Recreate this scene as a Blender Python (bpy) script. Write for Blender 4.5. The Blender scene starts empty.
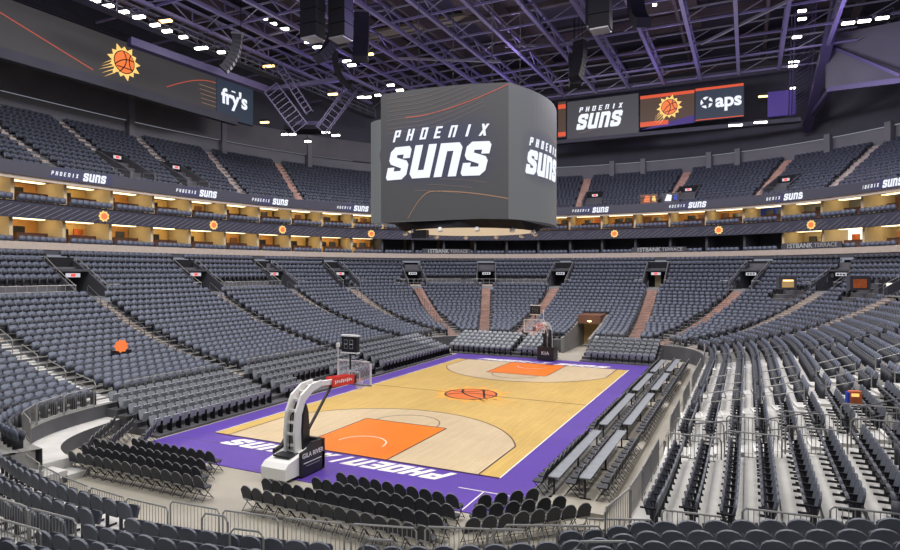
import bpy, math, random
import numpy as np
from mathutils import Vector, Matrix
random.seed(7)
PI = math.pi
sc = bpy.context.scene
COL = sc.collection

# ------------------------------------------------------------------ camera, world, lights
CAM = (16.27, -36.44, 8.13); YAW = 0.4543; FPX = 609.0
cd = bpy.data.cameras.new('camera'); cam = bpy.data.objects.new('camera', cd); COL.objects.link(cam)
cd.sensor_width = 36.0; cd.lens = FPX / 900 * 36.0; cd.clip_end = 500; cd.clip_start = 0.05
cam.location = CAM
cam.rotation_euler = (PI / 2 - 0.0072, 0, YAW)
sc.camera = cam
w = bpy.data.worlds.new('world'); sc.world = w; w.use_nodes = True
w.node_tree.nodes['Background'].inputs[0].default_value = (0.80, 0.85, 1.0, 1)
w.node_tree.nodes['Background'].inputs[1].default_value = 0.30
sc.view_settings.view_transform = 'Standard'; sc.view_settings.look = 'None'
sc.view_settings.exposure = 0.0; sc.view_settings.gamma = 1.0; sc.view_settings.use_curve_mapping = False

def area_light(name, loc, target, size, watt, colour=(1, .96, .9), spread=PI):
    l = bpy.data.lights.new(name, 'AREA'); l.shape = 'RECTANGLE'; l.size = size[0]; l.size_y = size[1]
    l.energy = watt; l.color = colour; l.spread = spread
    o = bpy.data.objects.new(name, l); COL.objects.link(o); o.location = loc
    d = Vector(target) - Vector(loc)
    o.rotation_euler = d.to_track_quat('-Z', 'Y').to_euler()
    return o
def point_light(name, loc, watt, colour, r=.4):
    l = bpy.data.lights.new(name, 'POINT'); l.energy = watt; l.color = colour; l.shadow_soft_size = r
    o = bpy.data.objects.new(name, l); COL.objects.link(o); o.location = loc; return o
# flood rigs in the roof grid: over the court and aimed at the stands around it
for x, y in ((-9, -16), (-9, 10), (-7, 22), (9, -17), (10, -3), (9, 19)):
    area_light('flood_light', (x, y, 27.5), (x * .5, y * .7, 0), (5, 5), 2300)
for (x, y, tx, ty, p) in ((-20, -14, -32, -14, 2500), (-20, 4, -34, 4, 2500), (-18, 22, -30, 30, 2500), (0, 28, 0, 44, 2700), (17, 26, 28, 36, 2400),
                       (21, 4, 30, 4, 3000), (21, -12, 24, -14, 2700), (4, -30, 4, -34, 3000), (-14, -26, -18, -30, 2600)):
    area_light('stand_light', (x, y, 27), (tx, ty, 8), (5, 3), p, (1, .97, .93))
# purple uplighting on the roof steel
for (x, y) in ((-26, -6), (-22, 18), (-8, 30), (8, 34), (24, 30), (-8, 2), (14, 8), (2, -14), (24, 18)):
    point_light('purple_uplight', (x, y, 27.0), 1000, (.46, .34, 1.0), .5)
for (x, y, wt) in ((-12, 10, 700), (10, 18, 700), (0, -10, 700), (-26, 10, 500)):
    point_light('truss_work_light', (x, y, 25.0), wt, (1, .93, .85), .6)

for (x, y) in ((-22, 0), (0, 0), (20, 10), (-10, 28), (14, 34)):
    area_light('roof_fill_light', (x, y, 22.5), (x, y, 40), (10, 10), 650, (.86, .82, 1.0))  # added soft fill that lifts the dark roof, no fixture here
# ------------------------------------------------------------------ helpers
def srgb(r, g, b):
    f = lambda c: (c / 255 / 12.92) if c <= 10 else ((c / 255 + .055) / 1.055) ** 2.4
    return (f(r), f(g), f(b), 1)
MATS = {}
def mat(name, rgb, rough=.6, metal=0.0, noise=0.0, nscale=3.0, emit=0.0, alpha=1.0, trans=0.0, bump=0.0, spec=.5):
    m = bpy.data.materials.new(name); m.use_nodes = True; nt = m.node_tree; b = nt.nodes['Principled BSDF']
    c = srgb(*rgb)
    b.inputs['Base Color'].default_value = c; b.inputs['Roughness'].default_value = rough; b.inputs['Metallic'].default_value = metal
    b.inputs['Specular IOR Level'].default_value = spec
    if emit:
        b.inputs['Base Color'].default_value = (0.01, 0.01, 0.01, 1)
        b.inputs['Emission Color'].default_value = c; b.inputs['Emission Strength'].default_value = emit
    if trans: b.inputs['Transmission Weight'].default_value = trans
    if alpha < 1: b.inputs['Alpha'].default_value = alpha
    if noise:
        tc = nt.nodes.new('ShaderNodeTexCoord'); n = nt.nodes.new('ShaderNodeTexNoise'); n.inputs['Scale'].default_value = nscale; n.inputs['Detail'].default_value = 5
        r = nt.nodes.new('ShaderNodeValToRGB')
        r.color_ramp.elements[0].position = .3; r.color_ramp.elements[1].position = .7
        lo = [x * (1 - noise) for x in c[:3]] + [1]; hi = [min(1, x * (1 + noise)) for x in c[:3]] + [1]
        r.color_ramp.elements[0].color = lo; r.color_ramp.elements[1].color = hi
        nt.links.new(tc.outputs['Object'], n.inputs['Vector']); nt.links.new(n.outputs['Fac'], r.inputs[0]); nt.links.new(r.outputs[0], b.inputs['Base Color'])
        if bump:
            bp = nt.nodes.new('ShaderNodeBump'); bp.inputs['Strength'].default_value = bump
            nt.links.new(n.outputs['Fac'], bp.inputs['Height']); nt.links.new(bp.outputs[0], b.inputs['Normal'])
    MATS[name] = m; return m
def wood(name, rgb, dark, plank=.08):
    m = bpy.data.materials.new(name); m.use_nodes = True; nt = m.node_tree; b = nt.nodes['Principled BSDF']
    tc = nt.nodes.new('ShaderNodeTexCoord'); mp = nt.nodes.new('ShaderNodeMapping'); mp.inputs['Rotation'].default_value = (0, 0, PI / 2)
    br = nt.nodes.new('ShaderNodeTexBrick'); br.inputs['Scale'].default_value = 1.0
    br.inputs['Brick Width'].default_value = 1.6; br.inputs['Row Height'].default_value = plank; br.inputs['Mortar Size'].default_value = .0015
    br.inputs['Color1'].default_value = srgb(*rgb); br.inputs['Color2'].default_value = srgb(*dark); br.inputs['Mortar'].default_value = srgb(*[x * .8 for x in dark])
    n = nt.nodes.new('ShaderNodeTexNoise'); n.inputs['Scale'].default_value = .5; n.inputs['Detail'].default_value = 6
    mx = nt.nodes.new('ShaderNodeMixRGB'); mx.blend_type = 'MULTIPLY'; mx.inputs[0].default_value = .25
    for l in ((tc.outputs['Object'], mp.inputs[0]), (mp.outputs[0], br.inputs['Vector']), (tc.outputs['Object'], n.inputs['Vector']), (br.outputs['Color'], mx.inputs[1]), (n.outputs['Fac'], mx.inputs[2]), (mx.outputs[0], b.inputs['Base Color'])):
        nt.links.new(*l)
    b.inputs['Roughness'].default_value = .38; MATS[name] = m; return m

mat('seat_back', (88, 93, 104), .55, noise=.10, nscale=2)
mat('seat_pan', (64, 67, 77), .6, noise=.15, nscale=2)
mat('seat_far', (84, 91, 107), .55, noise=.12, nscale=.6)
mat('seat_dark', (52, 54, 62), .5)
mat('chair_pad', (58, 60, 66), .65, noise=.12, nscale=4)
mat('chair_edge', (150, 152, 155), .4)
mat('riser_seat', (138, 143, 150), .45, noise=.1)
mat('black', (28, 28, 32), .75, spec=.2)
mat('black_metal', (40, 41, 46), .4, .3)
mat('steel', (165, 165, 165), .4, .4)
mat('rail', (150, 150, 148), .4, .3)
mat('dark_rail', (95, 96, 100), .4, .3)
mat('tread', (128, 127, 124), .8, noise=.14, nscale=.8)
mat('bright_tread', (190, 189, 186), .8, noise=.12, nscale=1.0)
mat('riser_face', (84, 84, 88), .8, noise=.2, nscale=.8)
mat('floor_concrete', (160, 155, 143), .7, noise=.14, nscale=.35)
mat('step', (168, 156, 146), .8, noise=.2, nscale=1.5)
mat('step_pink', (178, 142, 128), .8, noise=.25, nscale=1.5)  # brownish step, orange light of the far aisles put into the tint
mat('fascia_tan', (172, 160, 148), .6, noise=.06)
mat('wall_dark', (66, 67, 74), .85, noise=.1, nscale=.4)
mat('wall_grey', (118, 119, 122), .85, noise=.08, nscale=.3)
mat('wall_side_grey', (74, 73, 77), .9, noise=.12, nscale=.3)
mat('truss_dark', (62, 56, 84), .6, .2)
mat('duct', (136, 130, 100), .7, noise=.2, nscale=.5)
mat('wall_left_grey', (104, 103, 105), .85, noise=.12, nscale=.3)
mat('ceiling', (62, 60, 70), .9, noise=.3, nscale=.12)
mat('ceiling_brown', (84, 74, 72), .9, noise=.3, nscale=.3)
mat('suite_wall', (222, 186, 120), .7, noise=.12, nscale=.6)
mat('suite_wall_b', (206, 150, 84), .7, noise=.15, nscale=.6)
mat('suite_side', (190, 172, 138), .7)
mat('suite_light', (255, 232, 180), emit=3.2)
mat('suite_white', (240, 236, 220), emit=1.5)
mat('suite_orange', (200, 104, 54), .6, noise=.3, nscale=2)
mat('suite_brown', (112, 76, 58), .6)
mat('suite_blue', (30, 70, 190), .5)
mat('tv', (34, 34, 40), .3)
mat('truss', (104, 98, 126), .5, .3)
mat('truss_grey', (120, 118, 124), .5, .3)
mat('lamp', (255, 250, 240), emit=9)
mat('lamp_warm', (255, 205, 130), emit=5)
mat('white', (225, 225, 222), .5)
mat('white_paint', (240, 238, 230), .5)
mat('court_purple', (94, 68, 164), .38, noise=.07, nscale=.5)
mat('court_orange', (246, 128, 34), .35, noise=.04, nscale=.5)
mat('court_dark', (58, 36, 60), .4)
mat('sun_yellow', (240, 190, 84), .4)
mat('sun_faded', (238, 176, 74), .4)
mat('sun_orange', (236, 120, 52), .4)
mat('ball_seam', (44, 24, 30), .4)
mat('red_pad', (214, 54, 44), .5)
mat('blue_cloth', (90, 110, 150), .6)
wood('court_gold', (226, 192, 112), (214, 178, 100))
wood('court_maple', (224, 204, 168), (214, 192, 154))
mat('screen', (76, 76, 80), emit=.72)
mat('screen_side', (96, 98, 100), emit=1.0)
mat('screen_navy', (58, 61, 86), emit=.8)
for q in range(5): mat('glowside_%d' % q, (94 - q * 4, 96 - q * 4, 100 - q * 1), emit=.95)
for q in range(5): mat('glow_%d' % q, (74 - q * 4, 74 - q * 3, 81 + q * 2), emit=.74 + .01 * q)
mat('screen_dim', (70, 67, 68), emit=.62)
mat('screen_brown', (84, 62, 44), emit=.8)
mat('screen_blue', (42, 54, 70), emit=.9)
mat('screen_text', (232, 236, 246), emit=1.15)
mat('screen_line', (168, 128, 96), emit=.8)
mat('screen_line_red', (196, 84, 62), emit=.9)
mat('screen_line_faint', (118, 100, 92), emit=.8)
mat('screen_orange', (224, 84, 44), emit=1.0)
mat('screen_ball', (240, 122, 60), emit=1.1)
mat('screen_yellow', (255, 206, 116), emit=1.15)
mat('screen_glow', (122, 52, 40), emit=.8)
mat('screen_purple', (66, 44, 132), emit=.8)
mat('ribbon', (58, 58, 76), emit=.8)
mat('ribbon_navy', (46, 46, 92), emit=.8)
mat('ribbon_line', (120, 112, 120), emit=.8)
mat('underside', (222, 196, 160), .3, emit=.85)  # tan of the reflected court put in as glow
mat('exit_red', (255, 70, 60), emit=1.6)
mat('exit_white', (215, 215, 225), emit=.9)
mat('sign_letter', (205, 205, 208), .5, emit=.6)
g = mat('glass', (235, 240, 245), .05, alpha=.16)

class MB:
    def __init__(s): s.v = []; s.f = []; s.m = []; s.mats = []
    def mi(s, m):
        if m not in s.mats: s.mats.append(m)
        return s.mats.index(m)
    def add(s, vs, fs, m):
        o = len(s.v); k = s.mi(m)
        s.v += [tuple(map(float, p)) for p in vs]
        for f in fs: s.f.append(tuple(i + o for i in f)); s.m.append(k)
        return s
    def box(s, x0, x1, y0, y1, z0, z1, m='black'):
        vs = [(x, y, z) for z in (z0, z1) for y in (y0, y1) for x in (x0, x1)]
        return s.add(vs, [(0, 2, 3, 1), (4, 5, 7, 6), (0, 1, 5, 4), (2, 6, 7, 3), (0, 4, 6, 2), (1, 3, 7, 5)], m)
    def obox(s, c, u, v, n, m='black'):     # centre and three half-axis vectors
        c, u, v, n = map(Vector, (c, u, v, n))
        vs = [c + u * a + v * b + n * d for d in (-1, 1) for b in (-1, 1) for a in (-1, 1)]
        return s.add(vs, [(0, 2, 3, 1), (4, 5, 7, 6), (0, 1, 5, 4), (2, 6, 7, 3), (0, 4, 6, 2), (1, 3, 7, 5)], m)
    def beam(s, a, b, w, h, m='black', up=(0, 0, 1)):
        a, b = Vector(a), Vector(b); d = b - a
        if d.length < 1e-6: return s
        up = Vector(up)
        if abs(d.normalized().dot(up)) > .98: up = Vector((0, 1, 0))
        sd = d.cross(up).normalized(); u2 = sd.cross(d).normalized()
        return s.obox((a + b) / 2, d / 2, sd * w / 2, u2 * h / 2, m)
    def prism(s, pts, o, u, v, n, m='black'):  # outline in (u,v) at o, extruded by n
        o, u, v, n = map(Vector, (o, u, v, n)); k = len(pts)
        a = [o + u * p[0] + v * p[1] for p in pts]; b = [p + n for p in a]
        fs = [tuple(range(k))[::-1], tuple(range(k, 2 * k))] + [(i, (i + 1) % k, k + (i + 1) % k, k + i) for i in range(k)]
        return s.add(a + b, fs, m)
    def quad(s, a, b, c, d, m): return s.add([a, b, c, d], [(0, 1, 2, 3)], m)
    def tube(s, pts, r, m='rail', n=6, closed=False):
        pts = [Vector(p) for p in pts]; rings = []
        for i, p in enumerate(pts):
            if closed: d = pts[(i + 1) % len(pts)] - pts[i - 1]
            else: d = pts[min(i + 1, len(pts) - 1)] - pts[max(i - 1, 0)]
            d.normalize(); up = Vector((0, 0, 1)) if abs(d.z) < .95 else Vector((0, 1, 0))
            a = d.cross(up).normalized(); b = a.cross(d)
            rings.append([p + (a * math.cos(2 * PI * k / n) + b * math.sin(2 * PI * k / n)) * r for k in range(n)])
        vs = [q for R in rings for q in R]; fs = []
        L = len(pts)
        for i in range(L if closed else L - 1):
            j = (i + 1) % L
            for k in range(n): fs.append((i * n + k, i * n + (k + 1) % n, j * n + (k + 1) % n, j * n + k))
        if not closed: fs += [tuple(range(n))[::-1], tuple((L - 1) * n + k for k in range(n))]
        return s.add(vs, fs, m)
    def lathe(s, prof, c, m, n=16):
        vs = [(c[0] + r * math.cos(2 * PI * k / n), c[1] + r * math.sin(2 * PI * k / n), c[2] + z) for r, z in prof for k in range(n)]
        fs = [(i * n + k, i * n + (k + 1) % n, (i + 1) * n + (k + 1) % n, (i + 1) * n + k) for i in range(len(prof) - 1) for k in range(n)]
        fs += [tuple(range(n))[::-1], tuple((len(prof) - 1) * n + k for k in range(n))]
        return s.add(vs, fs, m)
    def mesh(s, name):
        me = bpy.data.meshes.new(name); me.from_pydata(s.v, [], s.f)
        for m in s.mats: me.materials.append(MATS[m])
        me.polygons.foreach_set('material_index', s.m); me.update(); return me
    def build(s, name, parent=None, loc=None, kind=None, label=None, cat=None, group=None):
        o = bpy.data.objects.new(name, s.mesh(name)); COL.objects.link(o)
        if parent is not None: o.parent = parent
        if loc is not None: o.location = loc
        tag(o, label, cat, group, kind); return o
def tag(o, label=None, cat=None, group=None, kind=None):
    if label: o['label'] = label
    if cat: o['category'] = cat
    if group: o['group'] = group
    if kind: o['kind'] = kind
    return o
def empty(name, loc, rz=0, label=None, cat=None, group=None, kind=None):
    o = bpy.data.objects.new(name, None); COL.objects.link(o); o.location = loc; o.rotation_euler = (0, 0, rz); o.empty_display_size = .2
    return tag(o, label, cat, group, kind)
def child(name, me, parent):
    o = bpy.data.objects.new(name, me); COL.objects.link(o); o.parent = parent; return o
def copy_tree(o, parent=None):
    c = o.copy(); COL.objects.link(c); c.parent = parent
    for ch in KIDS.get(o.name, ()): 
        d = ch.copy(); COL.objects.link(d); d.parent = c
    return c
KIDS = {}
def tile(tmpl, T, name, **kw):     # many countless far seats as one mesh
    V = np.array(tmpl.v, dtype=np.float32); nv = len(V); n = len(T)
    T = np.array(T, dtype=np.float32)          # x y z rot
    c, s_ = np.cos(T[:, 3])[:, None], np.sin(T[:, 3])[:, None]
    X = V[None, :, 0] * c - V[None, :, 1] * s_ + T[:, 0:1]; Y = V[None, :, 0] * s_ + V[None, :, 1] * c + T[:, 1:2]; Z = V[None, :, 2] + T[:, 2:3]
    P = np.stack([X, Y, Z], 2).reshape(-1, 3)
    ls = np.array([len(f) for f in tmpl.f]); lv = np.concatenate([np.array(f) for f in tmpl.f])
    me = bpy.data.meshes.new(name); me.vertices.add(len(P)); me.vertices.foreach_set('co', P.ravel())
    loops = (lv[None] + (np.arange(n) * nv)[:, None]).ravel(); me.loops.add(len(loops)); me.loops.foreach_set('vertex_index', loops.astype(np.int32))
    LS = np.tile(ls, n); st = np.concatenate([[0], np.cumsum(LS)[:-1]])
    me.polygons.add(len(LS)); me.polygons.foreach_set('loop_start', st.astype(np.int32))
    for m in tmpl.mats: me.materials.append(MATS[m])
    me.polygons.foreach_set('material_index', np.tile(np.array(tmpl.m), n).astype(np.int32))
    me.update(calc_edges=True); me.validate()
    o = bpy.data.objects.new(name, me); COL.objects.link(o); return tag(o, **kw)
ORD = ['first', 'second', 'third', 'fourth', 'fifth', 'sixth', 'seventh', 'eighth', 'ninth', 'tenth', 'eleventh', 'twelfth', 'thirteenth', 'fourteenth', 'fifteenth',
       'sixteenth', 'seventeenth', 'eighteenth', 'nineteenth', 'twentieth'] + [f'{a}{b}' for a in ('twenty-', 'thirty-', 'forty-', 'fifty-', 'sixty-', 'seventy-') for b in
       ('first', 'second', 'third', 'fourth', 'fifth', 'sixth', 'seventh', 'eighth', 'ninth', 'last-plus')]
cF = Vector((-math.sin(YAW), math.cos(YAW), 0)); cR = Vector((math.cos(YAW), math.sin(YAW), 0))
def campos(p):
    d = Vector((p[0] - CAM[0], p[1] - CAM[1], 0)); return d.dot(cR), d.dot(cF)
def inview(p, m=5.0):
    x, d = campos(p); return d > 0.3 and abs(x) < .745 * d + m
def pixel(p):
    x, d = campos(p); d = max(d, .1); return 450 + FPX * x / d, 270.6 - FPX * (p[2] - CAM[2]) / d

# ------------------------------------------------------------------ the bowl
N = 25; A0, B0, WA, WB = 13.5, 22.5, 22.5, 23.5
def zz(s): return 1.3 + 2.6 * s + 5.6 * s * s if s > 0 else 1.3
def crv(s, ph):
    a = A0 + WA * s; b = B0 + WB * s; n = max(6 - 3.6 * min(s, 1.2), 2.4)
    if math.cos(ph) > 0 and math.sin(ph) < 0: n = 16
    r = ((abs(math.cos(ph)) / a) ** n + (abs(math.sin(ph)) / b) ** n) ** (-1 / n)
    return r * math.cos(ph), r * math.sin(ph)
def near_front(x): return -24.55 + .0208 * x * x if x < 14 else -20.48 + .12 * (x - 14)
def near_slope(x): return .039 * x if x < 13 else (.12 if x > 15 else .12 + (.507 - .12) * (15 - x) / 2)
def near_lift(x): return .15 * max(0, x - 13) + .22 * min(1, max(0, (x - 9) / 4))          # front line of the near end block
def bowl_ok(x, y):
    if x > -8.2: 
        if y < near_front(x) + .35 and y < 0: return False
    if -8.2 < x < 13 and y < -15: return False
    if y < -29: return False
    return inview((x, y, 0), 7)
AISLES = [((-13.5, -16), (-36, -15.0)), ((-13.5, -7), (-36, -5.4)), ((-13.5, 3.9), (-36, 7.0)), ((-13.5, 13.8), (-35, 17.2)), ((-13.0, 20.0), (-32, 26.5)),
          ((-11.4, 21.3), (-26.5, 37.5)), ((-8.6, 22.4), (-17, 43.6)), ((-5.2, 22.5), (-6, 45.5)), ((6.4, 22.5), (6.1, 45.5)), ((8.9, 22.3), (18, 43)),
          ((11.6, 20.9), (27, 38)), ((13.3, 18), (32, 26)), ((13.5, 9), (36, 12)), ((13.5, -1), (35, 1)), ((13.5, -5.9), (35, -3)), ((13.5, -12.2), (35, -11))]
PORT = {1, 2, 3, 4, 5, 6, 7, 8, 9, 10, 11}
def aisle_at(k, s):
    a, b = AISLES[k]; t = s; return a[0] + (b[0] - a[0]) * t, a[1] + (b[1] - a[1]) * t
PS0, PS1, PW = .73, .93, 1.25
def in_portal(x, y, s):
    if not (PS0 - .001 <= s <= PS1 + .001): return False
    for k in PORT:
        ax, ay = aisle_at(k, s)
        if math.hypot(ax - x, ay - y) < PW: return True
    return False
TUN = (0.0, 2.4)      # ground tunnel in the far end, x range
def in_tunnel(x, y, s): return TUN[0] - .2 < x < TUN[1] + .2 and y > 15 and s < .36
PLATFORM_ROWS = (18, 19)
M = 1600
PHS = [PI * 1.45 - i * (PI * 1.85) / M for i in range(M + 1)]     # from near left round the far end to near right
tb = MB()
rows = [[crv(i / N, ph) for ph in PHS] for i in range(N + 1)]
for i in range(N):
    z = zz(i / N); z1 = zz((i + 1) / N) if i < N - 1 else z; s = i / N
    A, B = rows[i], rows[i + 1]
    for j in range(M):
        mx, my = (A[j][0] + B[j + 1][0]) / 2, (A[j][1] + B[j + 1][1]) / 2
        if not bowl_ok(mx, my) or in_portal(mx, my, s + .02) or in_tunnel(mx, my, s): continue
        tm = 'bright_tread' if (mx > 11 and my < 12 and s < .3) else 'tread'  # right front rows paler: the light on them is put into the colour
        p, q, r_, t_ = A[j], A[j + 1], B[j + 1], B[j]
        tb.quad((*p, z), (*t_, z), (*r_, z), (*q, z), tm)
        zb = 0 if i == 0 else zz((i - 1) / N)
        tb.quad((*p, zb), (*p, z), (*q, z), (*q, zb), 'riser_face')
for i in range(N - 1):
    xa, xb = A0 + WA * i / N, A0 + WA * (i + 1) / N; z = zz(i / N)
    if xa > 26: break
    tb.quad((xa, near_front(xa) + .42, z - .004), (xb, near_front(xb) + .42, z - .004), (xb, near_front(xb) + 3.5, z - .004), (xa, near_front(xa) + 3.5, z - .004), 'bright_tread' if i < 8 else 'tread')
    tb.quad((xa, near_front(xa) + .42, 0), (xb, near_front(xb) + .42, 0), (xb, near_front(xb) + .42, z), (xa, near_front(xa) + .42, z), 'tread')
for i in range(-1, 7):
    tb.quad((-8.2, -B0 - WB * i / N, 0), (-8.2, -B0 - WB * (i + 1) / N, 0), (-8.2, -B0 - WB * (i + 1) / N, zz(i / N) if i >= 0 else .65), (-8.2, -B0 - WB * i / N, zz(i / N) if i >= 0 else .65), 'tread')
for (sa, sb2, z) in ((-.045, 0, .65),):     # low landing step in the near left corner
    for j in range(M):
        A, B, C2, D2 = crv(sa, PHS[j]), crv(sa, PHS[j + 1]), crv(sb2, PHS[j + 1]), crv(sb2, PHS[j])
        if not (A[1] < -14.5 and A[0] < -8.3): continue
        tb.quad((*A, z), (*B, z), (*C2, z), (*D2, z), 'bright_tread'); tb.quad((*A, 0), (*B, 0), (*B, z), (*A, z), 'riser_face')
tb.build('seating_bowl', kind='structure', label='stepped concrete terraces of the lower seating bowl', cat=None)

# arena floor
m = MB()
for i_ in range(6): m.box(-8.15, -7.2, -22.2 - .9 * i_, -21.0 - .9 * i_, 0, .25 + .22 * i_, 'bright_tread')
m.box(-9.6, -8.15, -22.45, -21.1, 0, .64, 'bright_tread')
m.build('corner_steps', kind='structure')
fb = MB(); fb.box(-40, 40, -30, 30, -.3, 0, 'floor_concrete'); fb.build('floor', kind='structure')

# seat templates --------------------------------------------------
def arch(w, h, k=6, top=.42):     # seat back outline, wide arched top
    pts = [(-w / 2 * .92, 0), (w / 2 * .92, 0), (w / 2, h * (1 - top))]
    for i in range(1, k): 
        a = PI * i / k; pts.append((w / 2 * math.cos(a), h * (1 - top) + h * top * math.sin(a)))
    pts.append((-w / 2, h * (1 - top)))
    return pts
def seat_parts(k=7):
    back = MB(); back.prism(arch(.54, .52, k, .36), (0, -.17, .40), (1, 0, 0), (0, -.20, .98), (0, .055, .012), 'seat_back')
    pan = MB(); pan.prism([(-.22, 0), (.22, 0), (.21, .27), (.15, .33), (-.15, .33), (-.21, .27)], (0, -.02, .43), (1, 0, 0), (0, .30, .93), (0, .07, -.02), 'seat_pan')
    st = MB(); st.box(-.29, -.25, -.18, .18, .0, .06, 'black_metal'); st.beam((-.27, -.1, 0), (-.27, -.1, .62), .03, .10, 'black_metal', (0, 1, 0)); st.box(-.295, -.245, -.2, .20, .60, .64, 'black')
    return back, pan, st
def seat_template():
    t = MB()
    t.prism(arch(.54, .52, 4, .20), (0, -.17, .38), (1, 0, 0), (0, -.20, .98), (0, .06, .012), 'seat_far')
    t.prism([(-.21, 0), (.21, 0), (.19, .33), (-.19, .33)], (0, -.02, .42), (1, 0, 0), (0, .30, .93), (0, .08, -.02), 'seat_pan')
    t.box(-.29, -.25, -.16, .20, 0, .63, 'seat_dark')
    return t
SEATT = seat_template()
def tread_seats(poly, L, cuts, half=.62, pitch=.575):
    """seat centres along a row polyline, leaving the aisles open"""
    segs = []; edges = sorted(cuts); lo = 0
    for c in edges + [L[-1] + 9]:
        segs.append((lo, c - half)); lo = c + half
    out = []
    for a, b in segs:
        n = int((b - a) / pitch)
        if n < 1: continue
        st = a + ((b - a) - n * pitch) / 2 + pitch / 2
        for k in range(n): out.append(st + k * pitch)
    return out
far_seats = []
LITP = [tuple((Vector(CAM) + (cF + cR * ((p_ - 450) / FPX)) * d_)[:2]) for p_, d_ in ((788, 62.0), (860, 55.2), (889, 52.7))]
seatrows = {}
for i in range(N):
    s = (i + .60) / N; z = zz(i / N)
    P = np.array([crv(s, ph) for ph in PHS]); D = np.hypot(*(np.diff(P, axis=0).T)); L = np.concatenate([[0], np.cumsum(D)])
    cuts = []
    for k in range(len(AISLES)):
        a = np.array(aisle_at(k, s)); cuts.append(L[np.argmin(((P - a) ** 2).sum(1))])
    if i == 12: ROW12 = (P, L, cuts)
    pos = np.array(tread_seats(P, L, cuts)); X = np.interp(pos, L, P[:, 0]); Y = np.interp(pos, L, P[:, 1])
    X2 = np.interp(pos + .05, L, P[:, 0]); Y2 = np.interp(pos + .05, L, P[:, 1])
    for x, y, x2, y2 in zip(X, Y, X2, Y2):
        if not bowl_ok(x, y) or in_portal(x, y, s) or in_tunnel(x, y, s): continue
        if in_portal(x, y, max(min(s, PS1), PS0)) and s > PS0: continue
        if i in PLATFORM_ROWS and ((x < -24 and (y < -7 or 7.5 < y < 16)) or (-17 < x < -7 and y > 20) or (-25 < x < -17 and y > 28)): continue
        if any(math.hypot(x - lx, y - ly) < 1.7 for lx, ly in LITP): continue
        far_seats.append((x, y, z, math.atan2(y2 - y, x2 - x) + PI))

# aisle steps
def aisle_dir(k):
    a, b = AISLES[k]; d = Vector((b[0] - a[0], b[1] - a[1], 0)).normalized(); return d, Vector((-d.y, d.x, 0))
for k in range(len(AISLES)):
    m = MB(); d, nrm = aisle_dir(k); top = 18 if k in PORT else 25
    pink = k in (7, 8, 9, 6, 5)
    any_ = False
    for i in range(top):
        for h in (0, 1):
            s0 = (i + h * .5) / N; s1 = (i + h * .5 + .5) / N
            z = zz(i / N) + .012 + h * (zz((i + 1) / N) - zz(i / N)) * .5
            a = Vector((*aisle_at(k, s0), 0)); b = Vector((*aisle_at(k, s1), 0))
            if not bowl_ok(a.x, a.y): continue
            any_ = True
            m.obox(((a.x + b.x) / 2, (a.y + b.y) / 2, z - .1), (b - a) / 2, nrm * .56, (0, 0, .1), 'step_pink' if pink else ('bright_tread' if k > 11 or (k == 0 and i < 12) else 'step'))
            m.obox((a.x, a.y, z - .02), d * .03, nrm * .56, (0, 0, .024), 'white' if k in (0, 14, 15) else 'tread')
    if any_: m.build('aisle_steps', kind='structure')

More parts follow.
